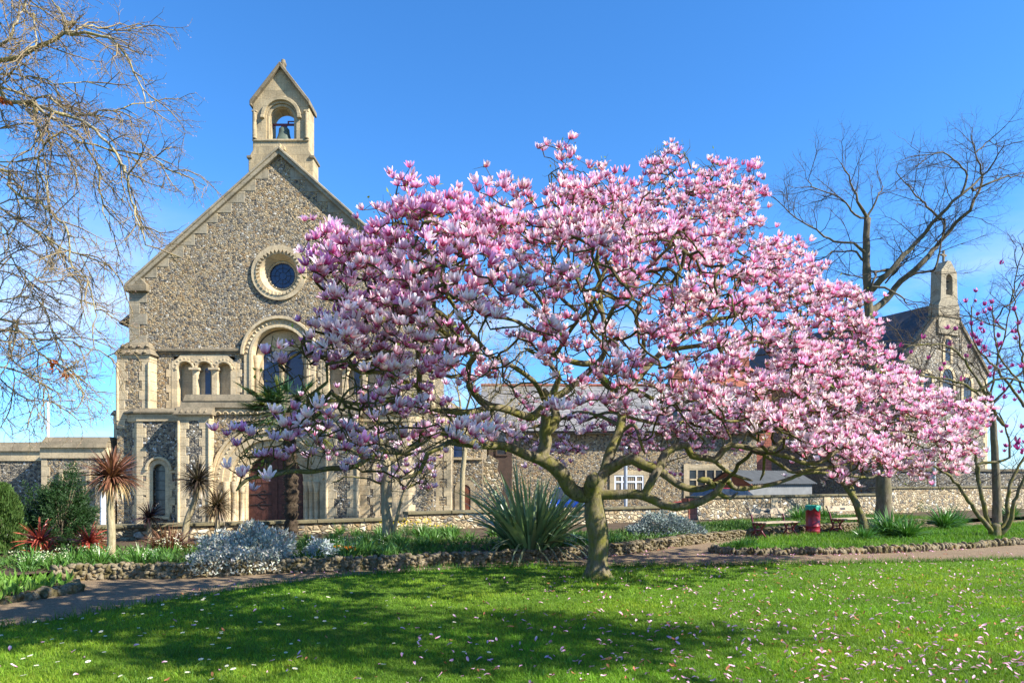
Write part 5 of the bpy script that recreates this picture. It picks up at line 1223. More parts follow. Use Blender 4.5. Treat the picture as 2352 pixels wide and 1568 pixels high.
# ------------------------------------------------------------------ spiky plants
BEDZ = .17
def rosette(c, n, L, W, col, droop=(.3,1.4), zmin=-.25, tip=None, var=.3, lean=(0,0,0)):
    d = unit(sphere_dirs(n, zmin) + np.array(lean)); return strips_np(np.array([tuple(c)]*n) + d*.03, d, L*RNG.uniform(.75,1.1,n), W*RNG.uniform(.8,1.2,n), RNG.uniform(*droop, n), colvar(n, col, var), 4, tipcol=tip)
def cordyline(label, bx, by, Yp, path, rr, n, L, W, col, skirt=None, tip=None):
    """path: column,row of stem points up to the head"""
    b0 = Vector((fx(bx,Yp), Yp, BEDZ)); t = thing('cordyline', label, 'plant', tuple(b0)); top = D(*path[-1], Yp)
    m = MB(); P = catmull([b0]+[D(x,y,Yp) for x,y in path], .08); m.tube(P, [rr*(1.25-.35*i/len(P)) for i in range(len(P))], 10); m.build('stem', M_BARK_PALE, t, b0)
    parts = [rosette(top, n, L, W, col, tip=tip)]
    V, F, C = merge(parts); npmesh('leaf_head', V, F, M_STRAP, C, t, tuple(b0))
    if skirt:
        k = skirt[0]; d = unit(sphere_dirs(k, -.5)*np.array([1,1,.4]) + np.array([0,0,-.15])); V, F, C = strips_np(np.array([tuple(top)]*k)-np.array([0,0,.05]), d, L*RNG.uniform(.7,1.0,k), W*1.1, RNG.uniform(2.2,3.6,k), colvar(k, skirt[1], .3), 5)
        npmesh('dead_leaf_skirt', V, F, M_STRAP, C, t, tuple(b0))
    return t
cordyline('tall bronze cordyline on one straight pale stem at the left of the bed', 255, 1280, 12.5, [(256,1220),(253,1160),(257,1098)], .06, 330, .60, .030, (.15,.065,.040), (110, (.40,.28,.13)), (.20,.09,.05))
cordyline('leaning dark cordyline on a bent stem before the church pier', 422, 1228, 16.0, [(430,1195),(447,1150),(454,1108)], .065, 260, .62, .026, (.06,.045,.03), (60, (.16,.11,.06)))
cordyline('small cordyline with a straw coloured skirt beside the church door', 498, 1234, 16.2, [(499,1200),(498,1163)], .05, 240, .56, .024, (.10,.07,.04), (150, (.26,.18,.10)))
cordyline('short dark cordyline under the lancet window of the porch', 343, 1226, 16.3, [(343,1210),(343,1190)], .05, 180, .48, .022, (.045,.022,.022))
def low_red(label, heads, Yp, L, n):
    b0 = G(heads[0][0], heads[0][1]+25, BEDZ); t = thing('red_cordyline', label, 'plant', tuple(b0)); parts = [rosette(D(x,y,Yp), n, L, .03, (.30,.045,.035), (.2,1.3), -.15, (.42,.10,.05)) for x, y in heads]
    for v, f, c in parts: npmesh('leaf_head', v, f, M_STRAP, c, t, tuple(b0))
    m = MB()
    for x, y in heads: p = D(x,y,Yp); m = MB(); m.tube([(p.x,p.y,BEDZ),(p.x,p.y,p.z)], .025, 6); m.build('stem', M_BARK_GREY, t, b0)
low_red('crimson spiky cordyline with two heads at the far left of the bed', [(92,1244),(105,1278)], 12.8, .44, 100)
low_red('single crimson spiky cordyline at the foot of the dark yew', [(205,1246)], 13.2, .42, 130)
def tuft(name, label, cat, c, n, L, W, col, spread=.75, droop=(.3,1.6), rad=.15, tip=None, mat_=None, part='leaves', segs=4, var=.3, wig=0.03):
    t = thing(name, label, cat, tuple(c)); a = RNG.uniform(0, 2*np.pi, n); e = RNG.uniform(0, 1, n)**.7*spread
    d = np.stack([np.cos(a)*np.sin(e), np.sin(a)*np.sin(e), np.cos(e)], 1); q = np.array([tuple(c)]*n) + np.stack([np.cos(a),np.sin(a),np.zeros(n)],1)*(RNG.uniform(0,1,(n,1))**.5*rad)
    V, F, C = strips_np(q, d, L*RNG.uniform(.55,1.1,n), W, RNG.uniform(*droop,n), colvar(n, col, var), segs, tipcol=tip, wig=wig); npmesh(part, V, F, mat_ or M_STRAP, C, t, tuple(c)); return t
tuft('bronze_flax', 'low brown tuft of arching grassy leaves before the porch', 'plant', (fx(390,14.0),14.0,BEDZ), 420, .62, .02, (.10,.042,.022), 1.25, (.4,2.0), .18, (.18,.085,.04))
fl = tuft('flax', 'huge clump of tall blue green sword leaves beside the magnolia trunk', 'plant', (fx(1220,13.9),13.9,BEDZ), 240, 1.85, .075, (.18,.27,.11), .82, (.15,1.25), .34, (.26,.32,.16), var=.5)
n = 60; a = RNG.uniform(0,2*np.pi,n); d = np.stack([np.cos(a),np.sin(a),RNG.uniform(.1,.8,n)],1); V,F,C = strips_np(np.array([tuple(fl.location)]*n)+d*.25, d, RNG.uniform(.9,1.6,n), .055, RNG.uniform(1.0,2.6,n), colvar(n,(.16,.19,.10),.4), 5); npmesh('bent_leaves', V, F, M_STRAP, C, fl, tuple(fl.location))
n = 26; a = RNG.uniform(0,2*np.pi,n); d = np.stack([np.cos(a)*.7,np.sin(a)*.7,np.ones(n)],1); V,F,C = strips_np(np.array([tuple(fl.location)]*n)+d*.15, d, RNG.uniform(.9,1.5,n), .05, RNG.uniform(.3,1.6,n), colvar(n,(.46,.34,.13),.3), 5); npmesh('dry_leaves', V, F, M_STRAP, C, fl, tuple(fl.location))

# fan palm in front of the church door
YPM = 17.6; b0 = Vector((fx(668,YPM), YPM, BEDZ)); pm = thing('fan_palm', 'fan palm with shaggy dark trunk standing before the church door', 'palm', tuple(b0))
m = MB(); P = catmull([b0, D(670,1150,YPM), D(668,1080,YPM), D(664,1010,YPM), D(655,950,YPM)], .06); m.tube(P, [.17+.025*math.sin(i*2.1)+.015*math.sin(i*5.3) for i in range(len(P))], 12); m.build('trunk', M_BARK_PALM, pm, b0)
n = 700; z = RNG.uniform(.1, 2.6, n); a = RNG.uniform(0,2*np.pi,n); ci = np.array([P[min(len(P)-1, int(zz/2.75*len(P)))] for zz in z]); q = ci + np.stack([np.cos(a),np.sin(a),np.zeros(n)],1)*.16; V,F,C = strips_np(q, np.stack([np.cos(a)*.6,np.sin(a)*.6,np.full(n,.5)],1), RNG.uniform(.08,.18,n), .012, RNG.uniform(1,3,n), colvar(n,(.05,.035,.02),.4), 3); npmesh('trunk_fibre', V, F, M_STRAP, C, pm, tuple(b0))
top = np.array(P[-1]); parts = []; stems = MB()
for k in range(70):
    d = unit(sphere_dirs(1, -.55))[0]; L_ = RNG.uniform(.6,1.1); hub = top + d*L_ + np.array([0,0,-.12*L_]); stems.tube([top, top+d*L_*.5+np.array([0,0,.03]), hub], .013, 5)
    side = unit(np.cross(d, np.array([0,0,1.0])))
    upv = np.cross(side, d); m_ = 26; an = np.linspace(-1.75, 1.75, m_); dd = np.cos(an)[:,None]*d + np.sin(an)[:,None]*side + RNG.normal(0,.05,(m_,3)) + upv*.12
    parts.append(strips_np(np.array([hub]*m_), dd, RNG.uniform(.42,.6), .034, RNG.uniform(.3,1.1), colvar(m_, (.028,.075,.028) if RNG.random() > .18 else (.15,.17,.03), .3), 4, prof=[.9,1,.8,.5,.05]))
stems.build('leaf_stalks', M_LEAF_STALK if 'M_LEAF_STALK' in globals() else plain('leaf_stalk', (.06,.09,.03)), pm, b0); V,F,C = merge(parts); npmesh('crown', V, F, M_STRAP, C, pm, tuple(b0))

# ------------------------------------------------------------------ shrubs
def shrub(name, label, cat, c, rad, n, Lf, Wf, col, mat_, var=.3, lump=.22, flat=1.0, stems=30, up=.3, seed=1, part='foliage', shell=.55):
    t = thing(name, label, cat, tuple(c)); r = np.random.default_rng(seed); ph = r.uniform(0,6,4)
    d = sphere_dirs(n, -.15); k = 1 + lump*(np.sin(d[:,0]*5+ph[0])*np.sin(d[:,1]*6+ph[1]) + .6*np.sin(d[:,2]*8+ph[2]+d[:,0]*4)); rr_ = (shell + (1-shell)*RNG.uniform(0,1,n)**.5)*k
    p = d*rr_[:,None]*np.array(rad); p[:,2] = np.maximum(p[:,2], RNG.uniform(0,.1,n)) ; p = p + np.array(tuple(c))
    V, F, C = leaves_np(p, d + RNG.normal(0,.7,(n,3)) + np.array([0,0,up]), RNG.normal(0,1,(n,3)), Lf*RNG.uniform(.6,1.3,n), Wf*RNG.uniform(.7,1.3,n), colvar(n, col, var)); npmesh(part, V, F, mat_, C, t, tuple(c))
    m = MB()
    for i in range(stems):
        e = d[i]*np.array(rad)*.75; m.tube([tuple(c), (c[0]+e[0]*.4, c[1]+e[1]*.4, c[2]+abs(e[2])*.55), (c[0]+e[0], c[1]+e[1], c[2]+abs(e[2]))], [.015,.01,.005], 5)
    m.build('stems', M_TWIG_GREY, t, c); return t
sv = shrub('silver_shrub', 'big mounded silver grey leafy bush spilling over the flint edging', 'shrub', (fx(572,12.55),12.55,.12), (.92,.7,.58), 8500, .08, .034, (.46,.47,.39), M_SILVER, .35, .24, seed=2)
n = 1700; q = np.stack([RNG.uniform(-5.35,-4.0,n), np.zeros(n), np.zeros(n)],1); q[:,1] = np.interp(q[:,0], [p[0] for p in EL], [p[1] for p in EL]) + RNG.uniform(-.22,.35,n); q[:,2] = RNG.uniform(.05,.42,n); V,F,C = leaves_np(q, RNG.normal(0,.6,(n,3))+np.array([0,-.5,.5]), RNG.normal(0,1,(n,3)), RNG.uniform(.05,.09,n), RNG.uniform(.02,.04,n), colvar(n,(.44,.45,.37),.25)); npmesh('trailing_foliage', V, F, M_SILVER, C, sv, tuple(sv.location))
shrub('silver_shrub', 'small silver green shrub against the low wall right of the magnolia trunk', 'shrub', (fx(1530,18.0),18.0,BEDZ), (.95,.6,.62), 5500, .08, .03, (.22,.27,.25), M_SILVER, .35, .2, seed=5)
shrub('silver_shrub', 'low silver tuft between the big silver bush and the green clumps', 'shrub', (fx(735,12.75),12.75,BEDZ), (.30,.3,.34), 900, .07, .03, (.40,.45,.42), M_SILVER, .3, .2, seed=6, stems=10)
# dark yew made of layered sprays
yw = thing('yew_bush', 'dark green bushy yew with feathery shoots at the left of the bed', 'shrub', (fx(140,14.4),14.4,BEDZ)); c = np.array(tuple(yw.location)); parts = []; m = MB()
for k in range(260):
    d = sphere_dirs(1, .0)[0]; e = c + d*np.array([.72,.6,1.4])*RNG.uniform(.65,1.08)*(1+.15*math.sin(7*d[0])); st_ = c + np.array([0,0,.05])
    if k < 70: m.tube([st_, st_*.5+e*.5+np.array([0,0,.1]), e], [.022,.012,.004], 5)
    ax = unit(e-st_+np.array([0,0,.2])); q = 80; u = RNG.uniform(.0,1,q); base_ = e + ax*(u[:,None]*.34-.14) + RNG.normal(0,.035,(q,3)); s_ = unit(np.cross(ax, RNG.normal(0,1,(q,3)))); parts.append(leaves_np(base_, ax*.8+s_, RNG.normal(0,1,(q,3)), RNG.uniform(.05,.10,q), RNG.uniform(.012,.024,q), colvar(q,(.028,.068,.018),.35)))
V,F,C = merge(parts); npmesh('foliage', V, F, M_LEAF, C, yw, tuple(c)); m.build('stems', M_BARK_GREY, yw, tuple(c))
# clipped green conifer at the frame edge
cf = thing('conifer', 'narrow mid green conifer cut off by the left edge of the picture', 'shrub', (fx(2,13.4),13.4,BEDZ)); c = np.array(tuple(cf.location)); n = 9000; u = RNG.uniform(0,1,n); a = RNG.uniform(0,2*np.pi,n); rad = .36*np.sqrt(1-u**2.2)*(1+.16*np.sin(a*5+u*17))*RNG.uniform(.75,1.05,n); q = c + np.stack([np.cos(a)*rad,np.sin(a)*rad,u*1.32+.03],1); V,F,C = leaves_np(q, np.stack([np.cos(a)*.4,np.sin(a)*.4,np.ones(n)],1)+RNG.normal(0,.2,(n,3)), RNG.normal(0,1,(n,3)), RNG.uniform(.06,.11,n), RNG.uniform(.02,.035,n), colvar(n,(.075,.135,.03),.3)); npmesh('foliage', V, F, M_LEAF, C, cf, tuple(c)); m = MB(); m.tube([tuple(c),(c[0],c[1],1.3)],[.04,.012],6); m.build('trunk', M_BARK_GREY, cf, tuple(c))

# ------------------------------------------------------------------ houses and chapel behind the wall
def tpart(m, name, mats, parent, bevel=0.0, root=None):
    r = root or parent; o = m.build(name, mats, parent, (0,0,0)); o.data.transform(Matrix.Translation(-Vector(r.location)))
    if bevel: b = o.modifiers.new('bevel', 'BEVEL'); b.width = bevel; b.segments = 1; b.limit_method = 'ANGLE'
    return o
M_SHEDWOOD_DARK = plain('dark_boards', (.07,.045,.032), 0.8, 0.3, 4)
YH = 34.0; hx0, hx1 = fx(1112, YH), fx(1738, YH); ze, zr = fz(985, YH), fz(886, YH+4.2)
zr = EYE + (HOR-886)/FPX*(YH+4.2)
house = thing('flint_house', 'long flint house with grey slate roof behind the garden wall', 'house', (hx0, YH, 0))
m = MB(); m.box(hx0, hx1, YH, YH+8, 0, ze); hw = tpart(m, 'wall', M_FLINT, house)
m = MB(); m.add([(hx0-.3,YH-.35,ze-.1),(hx1+.3,YH-.35,ze-.1),(hx1+.3,YH+4.2,zr),(hx0-.3,YH+4.2,zr),(hx1+.3,YH+8.4,ze-.1),(hx0-.3,YH+8.4,ze-.1),(hx0-.3,YH-.3,ze-.25),(hx1+.3,YH-.3,ze-.25)], [(0,1,2,3),(3,2,4,5),(0,6,7,1),(0,3,5),(1,4,2)])
rf = tpart(m, 'roof', M_SLATE, house)
m = MB(); m.tube([(hx0-.35,YH+4.2,zr+.03),(hx1+.35,YH+4.2,zr+.03)], .1, 8); tpart(m, 'ridge_tiles', M_BRICK, rf, root=house)
m = MB(); m.tube([(hx0-.3,YH-.4,ze-.16),(hx1+.3,YH-.4,ze-.16)], .06, 6); tpart(m, 'gutter', M_BLACK, house)
def chimney(cx, w, zt, yy, root, par): m = MB(); m.box(cx-w/2, cx+w/2, yy, yy+.8, ze+1, zt); m.box(cx-w/2-.06, cx+w/2+.06, yy-.06, yy+.86, zt, zt+.15); m.lathe([(.14,0),(.11,.45)], (cx-.15,yy+.4,zt+.15), 10); m.lathe([(.14,0),(.11,.45)], (cx+.2,yy+.4,zt+.15), 10); tpart(m, 'chimney', M_BRICK, par, .02, root)
chimney(fx(1552, YH+5), 1.0, zr+1.1, YH+4.0, house, rf)
# white window with blinds
def frame(m, x0, x1, z0, z1, y, w, d=.06): m.box(x0,x1,y,y+d,z0,z0+w); m.box(x0,x1,y,y+d,z1-w,z1); m.box(x0,x0+w,y,y+d,z0+w,z1-w); m.box(x1-w,x1,y,y+d,z0+w,z1-w)
def win(x0, x1, y0, y1, mull, trans=None, sur=.22, fm=None, blinds=False):
    X0, X1, Z0, Z1 = fx(x0,YH), fx(x1,YH), fz(y1,YH), fz(y0,YH)
    m = MB(); frame(m, X0-sur, X1+sur, Z0-sur, Z1+sur, YH-.05, sur-.002, .12); o = tpart(m, 'window', M_STONE, house, .01)
    m = MB(); m.box(X0, X1, YH-.012, YH+.02, Z0, Z1); tpart(m, 'pane', M_GLASS, o, root=house)
    m = MB(); frame(m, X0, X1, Z0, Z1, YH-.04, .07, .025)
    for t in mull: m.box(X0+(X1-X0)*t-.04, X0+(X1-X0)*t+.04, YH-.042, YH-.016, Z0+.071, Z1-.071)
    if trans: m.box(X0+.071, X1-.071, YH-.046, YH-.0165, Z0+(Z1-Z0)*trans-.04, Z0+(Z1-Z0)*trans+.04)
    tpart(m, 'frame', fm or M_WHITE, o, root=house)
    if blinds:
        m = MB(); n = 16
        for i in range(n): x = X0+(X1-X0)*(i+.5)/n; m.box(x-.035, x+.02, YH-.0145, YH-.0125, Z0+.05, Z1-.05)
        tpart(m, 'blind', M_TIMBER, o, root=house)
win(1411, 1478, 1091, 1131, (.26,.74), .62, .24, None, True); win(1580, 1662, 1076, 1141, (.25,.5,.75), .62, .22, M_STONE)
m = MB(); dx0, dx1 = fx(1122,YH-1), fx(1176,YH-1); z0, z1 = fz(1018,YH-1), fz(975,YH-1); m.box(dx0,dx1,YH-1,YH+2,0,z1); dm = tpart(m, 'bay', M_SHEDWOOD_DARK, house); m = MB(); m.add([(dx0-.15,YH-1.15,z1),(dx1+.15,YH-1.15,z1),(dx1+.15,YH+2.5,z1+1.5),(dx0-.15,YH+2.5,z1+1.5),(dx0-.15,YH+2.5,z1)], [(0,1,2,3),(0,3,4)]); tpart(m, 'bay_roof', M_SLATE, dm, root=house)
m = MB(); frame(m, dx0+.35, dx1-.2, z0-.6, z1-.12, YH-1.05, .08); tpart(m, 'frame', M_SHEDWOOD_DARK, dm, root=house); m = MB(); m.box(dx0+.4, dx1-.25, YH-1.012, YH-.9, z0-.55, z1-.16); tpart(m, 'pane', M_GLASS, dm, root=house)
m = MB(); a0, a1 = fx(1520,YH+1), fx(1566,YH+1); m.box(a0, a1, YH+.6, YH+3, ze+.5, fz(942,YH+1)); dm = tpart(m, 'dormer', M_SLATE_DARK, house); m = MB(); m.box(a0-.15, a1+.15, YH+.45, YH+3.4, fz(942,YH+1)+.002, fz(942,YH+1)+.12); tpart(m, 'dormer_roof', M_SLATE, dm, root=house); m = MB(); m.box(a0+.2, a1-.2, YH+.57, YH+.7, ze+.75, fz(946,YH+1)); tpart(m, 'pane', M_GLASS, dm, root=house)

YR2 = 50.0; bh = thing('brick_house', 'red brick house with steep tiled roof showing between the magnolia boughs', 'house', (fx(1690,YR2), YR2, 0))
x0, x1 = fx(1604,YR2), fx(1785,YR2); zb = fz(894,YR2); zt = fz(815,YR2)
m = MB(); m.box(x0+.3, x1-.3, YR2+.3, YR2+6.7, 0, zb); w_ = tpart(m, 'wall', M_BRICK, bh)
m = MB(); m.box(x0, x1, YR2, YR2+7, zb+.002, zb+.18); tpart(m, 'eaves_board', M_WHITE, w_, root=bh)
m = MB(); m.add([(x0-.1,YR2-.1,zb+.19),(x1+.1,YR2-.1,zb+.19),(x1+.1,YR2+7.1,zb+.19),(x0-.1,YR2+7.1,zb+.19),(x0+1.5,YR2+3,zt),(x1-1.5,YR2+3,zt),(x1-1.5,YR2+4,zt),(x0+1.5,YR2+4,zt)], [(0,1,5,4),(1,2,6,5),(2,3,7,6),(3,0,4,7),(4,5,6,7),(3,2,1,0)]); r_o = tpart(m, 'roof', M_BRICK, bh)
m = MB(); c0 = fx(1712,YR2); m.box(c0-.7, c0+.7, YR2+1.2, YR2+2.4, zb+.5, zt+1.2); m.box(c0-.8, c0+.8, YR2+1.1, YR2+2.5, zt+1.2, zt+1.45); tpart(m, 'chimney', M_BRICK, r_o, root=bh)
m = MB(); frame(m, fx(1630,YR2), fx(1660,YR2), zb-2.6, zb-1.0, YR2+.24, .1); tpart(m, 'window', M_WHITE, bh)

# chapel with its own bell gable, turned a little
CH = Vector((30.6, 48.0, 0)); chap = thing('chapel', 'distant flint chapel with dark slate roof and small bell gable at the right', 'chapel', tuple(CH), None, R(25))
W_, ZA, ZE, LN = 4.6, 14.3, 9.7, 17.0
m = MB(); m.prism([(-W_,0),(W_,0),(W_,ZE),(0,ZA),(-W_,ZE)], 0, .6); cw_ = m.build('gable_wall', M_FLINT_DARK, chap)
m = MB(); m.box(-W_, -W_+.5, .602, LN, 0, ZE-.05); m.box(W_-.5, W_, .602, LN, 0, ZE-.05); m.build('side_wall', M_FLINT, chap)
m = MB()
for s in (-1,1): m.add([(0,.3,ZA-.05),(s*(W_+.4),.3,ZE-.45),(s*(W_+.4),LN+.3,ZE-.45),(0,LN+.3,ZA-.05),(0,.3,ZA-.25),(s*(W_+.4),.3,ZE-.6),(s*(W_+.4),LN+.3,ZE-.6),(0,LN+.3,ZA-.25)], [(0,1,2,3),(4,7,6,5),(0,4,5,1),(1,5,6,2),(2,6,7,3)])
m.build('roof', M_SLATE_DARK, chap)
m = MB()
for s in (-1,1):
    P = [(s*(W_+.15), ZE-.1),(0, ZA+.12),(0, ZA-.2),(s*(W_+.15), ZE-.4)]; m.prism(P, -.12, .29)
m.build('raking_coping', M_STONE_GREY, chap)
m = MB(); m.prism([(-1.15,ZA-2.4),(1.15,ZA-2.4),(1.15,ZA-.4),(.95,ZA-.1),(.85,ZA+2.0),(.15,ZA+2.75),(-.15,ZA+2.75),(-.85,ZA+2.0),(-.95,ZA-.1),(-1.15,ZA-.4)], -.15, .6); bg_ = m.build('bell_gable', M_STONE_CHAPEL, chap)
cm = MB(); cm.prism(arch(0, .36, ZA+.35, ZA+1.45), -1, 2); cc = cm.build('cutter', [], chap); mo = bg_.modifiers.new('c', 'BOOLEAN'); mo.object = cc; mo.solver = 'EXACT'; bpy.context.view_layer.update()
me = bpy.data.meshes.new_from_object(bg_.evaluated_get(bpy.context.evaluated_depsgraph_get())); bg_.modifiers.remove(mo); bg_.data = me; bpy.data.objects.remove(cc)
m = MB(); m.box(-.06,.06,.2,.32,ZA+2.75,ZA+3.6); m.box(-.28,.28,.2,.32,ZA+3.2,ZA+3.32); m.build('cross', M_STONE_GREY, bg_)
m = MB(); m.box(-1.25,1.25,-.22,.66,ZA-1.2,ZA-1.08); m.build('string_course', M_STONE_GREY, bg_)
for x, z, hw_, hh in ((0, ZA-4.2, .3, 1.2), (-2.2, ZE-2.7, .45, 1.6), (2.2, ZE-2.7, .45, 1.6), (0, ZE-2.6, .6, 1.8)):
    m = MB(); m.ring(arcl(x, hw_+.25, z+hh, legs=z-.2), arcl(x, hw_, z+hh, legs=z-.2), -.06, .1); o = m.build('window', M_STONE, chap); m = MB(); m.prism(arch(x, hw_, z, z+hh), -.02, .05); m.build('pane', M_GLASS, o)
m = MB(); quoins(m, W_, -1, 0, ZE-.5, 0, .3, .5, .4, .02); quoins(m, -W_, 1, 0, ZE-.5, 0, .3, .5, .4, .02); m.build('quoin_stones', M_STONE, chap)
cbell = thing('chapel_bell', 'tiny dark bell hanging in the small bell gable of the distant chapel', 'bell', tuple(chap.matrix_basis @ Vector((0,.3,ZA+1.35)))); m = MB(); m.lathe([(.05,0),(.14,-.1),(.18,-.35),(.28,-.55)], (0,0,0), 12); m.build('bell_body', M_IRON, cbell); m = MB(); m.box(-.4,.4,-.04,.04,0,.08); m.build('headstock', M_IRON, cbell)

YW = 40.0; o = thing('flint_wall', 'dark flint wall in front of the distant chapel', 'wall', (fx(2200,YW),YW,0)); m = MB(); m.box(fx(2030,YW), fx(2600,YW), YW, YW+.5, 0, fz(1082,YW)); tpart(m, 'wall_panel', M_FLINT_DARK, o); m = MB(); m.box(fx(2030,YW)-.05, fx(2600,YW), YW-.06, YW+.56, fz(1082,YW)+.002, fz(1078,YW)+.04); tpart(m, 'coping', M_STONE_GREY, o)
m = MB(); p = fx(2145,33); m.tube([(p,33,0),(p,33,2.6)], .09, 8); m.lathe([(.11,0),(.11,.06),(0,.12)], (p,33,2.58), 8); tag(m.build('post', M_STEEL), 'thick pale grey post standing before the dark flint wall', 'post')

sh = thing('shed', 'brown boarded shed with grey corrugated roof behind the benches', 'shed', (10.2, 32.0, 0), None, R(-52))
w, l, e_, g_ = 1.0, 5.6, 1.5, 2.08
m = MB(); m.prism([(-w,0),(w,0),(w,e_),(0,g_),(-w,e_)], 0, .08); gb = m.build('gable_boards', M_SHEDWOOD, sh)
m = MB(); m.box(-w,-w+.08,.082,l,0,e_); m.box(w-.08,w,.082,l,0,e_); m.build('side_wall', M_RENDER, sh)
m = MB()
for s in (-1,1):
    n = 60; vs = []
    for i in range(n+1):
        y = -.2 + (l+.4)*i/n; dz = .022*math.cos(i*math.pi); vs += [(0,y,g_+.06+dz),(s*(w+.18),y,e_-.02+dz)]
    m.add(vs, [(2*i,2*i+1,2*i+3,2*i+2) for i in range(n)])
m.build('corrugated_roof', M_CORR, sh); m = MB()
for s in (-1,1): m.prism([(0,g_+.05),(s*(w+.2),e_-.05),(s*(w+.2),e_-.17),(0,g_-.07)], -.06, -.005)
m.build('barge_board', M_SHEDWOOD, gb); m = MB(); m.box(-.1,.1,-.02,-.003,1.45,1.75); m.build('notice', M_WHITE, gb); m = MB(); m.box(-.75,-.05,-.03,-.003,0,1.35); m.build('shed_door', M_SHEDWOOD, gb)

def car(label, loc, rz, paint):
    t = thing('parked_car', label, 'car', loc, None, rz); h = 1.3
    bm = MB(); prof = [(-1.9,.28),(-1.95,.55),(-1.85,.74),(-1.05,.84),(1.45,.86),(1.85,.78),(1.92,.45),(1.85,.28)]
    bm.prism(prof, -.82, .82); o = bm.build('body', paint, t, (0,0,0), .06)
    bm = MB(); bm.add([(-1.1,-.78,.83),(1.55,-.78,.85),(1.55,.78,.85),(-1.1,.78,.83),(-.45,-.60,h),(.95,-.60,h),(.95,.60,h),(-.45,.60,h)], [(0,1,5,4),(1,2,6,5),(2,3,7,6),(3,0,4,7)]); bm.build('glazing', M_GLASS, t)
    bm = MB(); bm.box(-.47,.97,-.61,.61,h-.01,h+.03); bm.build('roof', paint, t, (0,0,0), .02)
    for sx_ in (-1.2, 1.2):
        for sy in (-.84, .84):
            bm = MB(); n = 20; vs = []; 
            ring_ = [(sx_+.3*math.cos(2*math.pi*i/n), .3+.3*math.sin(2*math.pi*i/n)) for i in range(n)]; bm.prism(ring_, sy-.09, sy+.09); wv = bm.build('wheel', M_BLACK, t, (0,0,0), .02); bm = MB(); bm.prism([(sx_+.17*math.cos(2*math.pi*i/12), .3+.17*math.sin(2*math.pi*i/12)) for i in range(12)], sy-.1 if sy < 0 else sy+.085, sy-.085 if sy < 0 else sy+.1); bm.build('rim', M_STEEL, wv)
    for sy in (-.6, .6): bm = MB(); bm.box(-1.94,-1.86,sy-.16,sy+.16,.56,.7); bm.build('headlight', M_WHITE, t, (0,0,0), .01)
    return t
car('red car parked behind the garden wall left of the shed', (8.5, 28.2, 0), R(28), M_CARRED); car('blue car parked behind the garden wall beyond the sword leaved clump', (2.6, 30.0, 0), R(80), M_CARBLUE)

YLP = 50.0; lp = thing('street_lamp', 'tall pale street lamp with two thin arms beyond the annexe', 'street lamp', (fx(110,YLP),YLP,0)); zt = fz(922,YLP); lx = fx(110,YLP)
m = MB(); m.tube([(lx,YLP,0),(lx,YLP,zt)], [.13,.085], 10); tpart(m, 'pole', M_WHITE, lp)
for s, e in ((-1,78),(1,150)):
    m = MB(); m.tube([(lx,YLP,zt-.02),(fx(e,YLP),YLP,zt+.08)], .035, 6); a_ = tpart(m, 'arm', M_STEEL, lp); m = MB(); ex = fx(e,YLP); m.box(*sorted((ex,ex+s*.7)), YLP-.14, YLP+.14, zt+.03, zt+.13); tpart(m, 'lamp_head', M_STEEL, a_, .03, lp)
m = MB(); p = fx(1437,28.5); m.tube([(p,28.5,0),(p,28.5,3.0)], .075, 10); m.lathe([(.085,0),(.085,.05),(0,.08)], (p,28.5,2.98), 10); tag(m.build('post', M_STEEL), 'slim grey metal post in front of the white framed window', 'post')
# stub of ruined flint walling
m = MB(); pr = [(-.55,0),(.5,0),(.42,.8),(.5,1.5),(.25,2.1),(.3,2.5),(-.1,2.75),(-.35,2.3),(-.3,1.6),(-.55,1.1)]; cx_ = fx(1128, 29.0); m.prism([(cx_+a_, b_) for a_, b_ in pr], 29.0, 29.6); o = m.build('ruined_wall', M_RUBBLE); tag(o, 'ragged stub of old flint wall rising behind the sword leaved clump', 'wall'); 

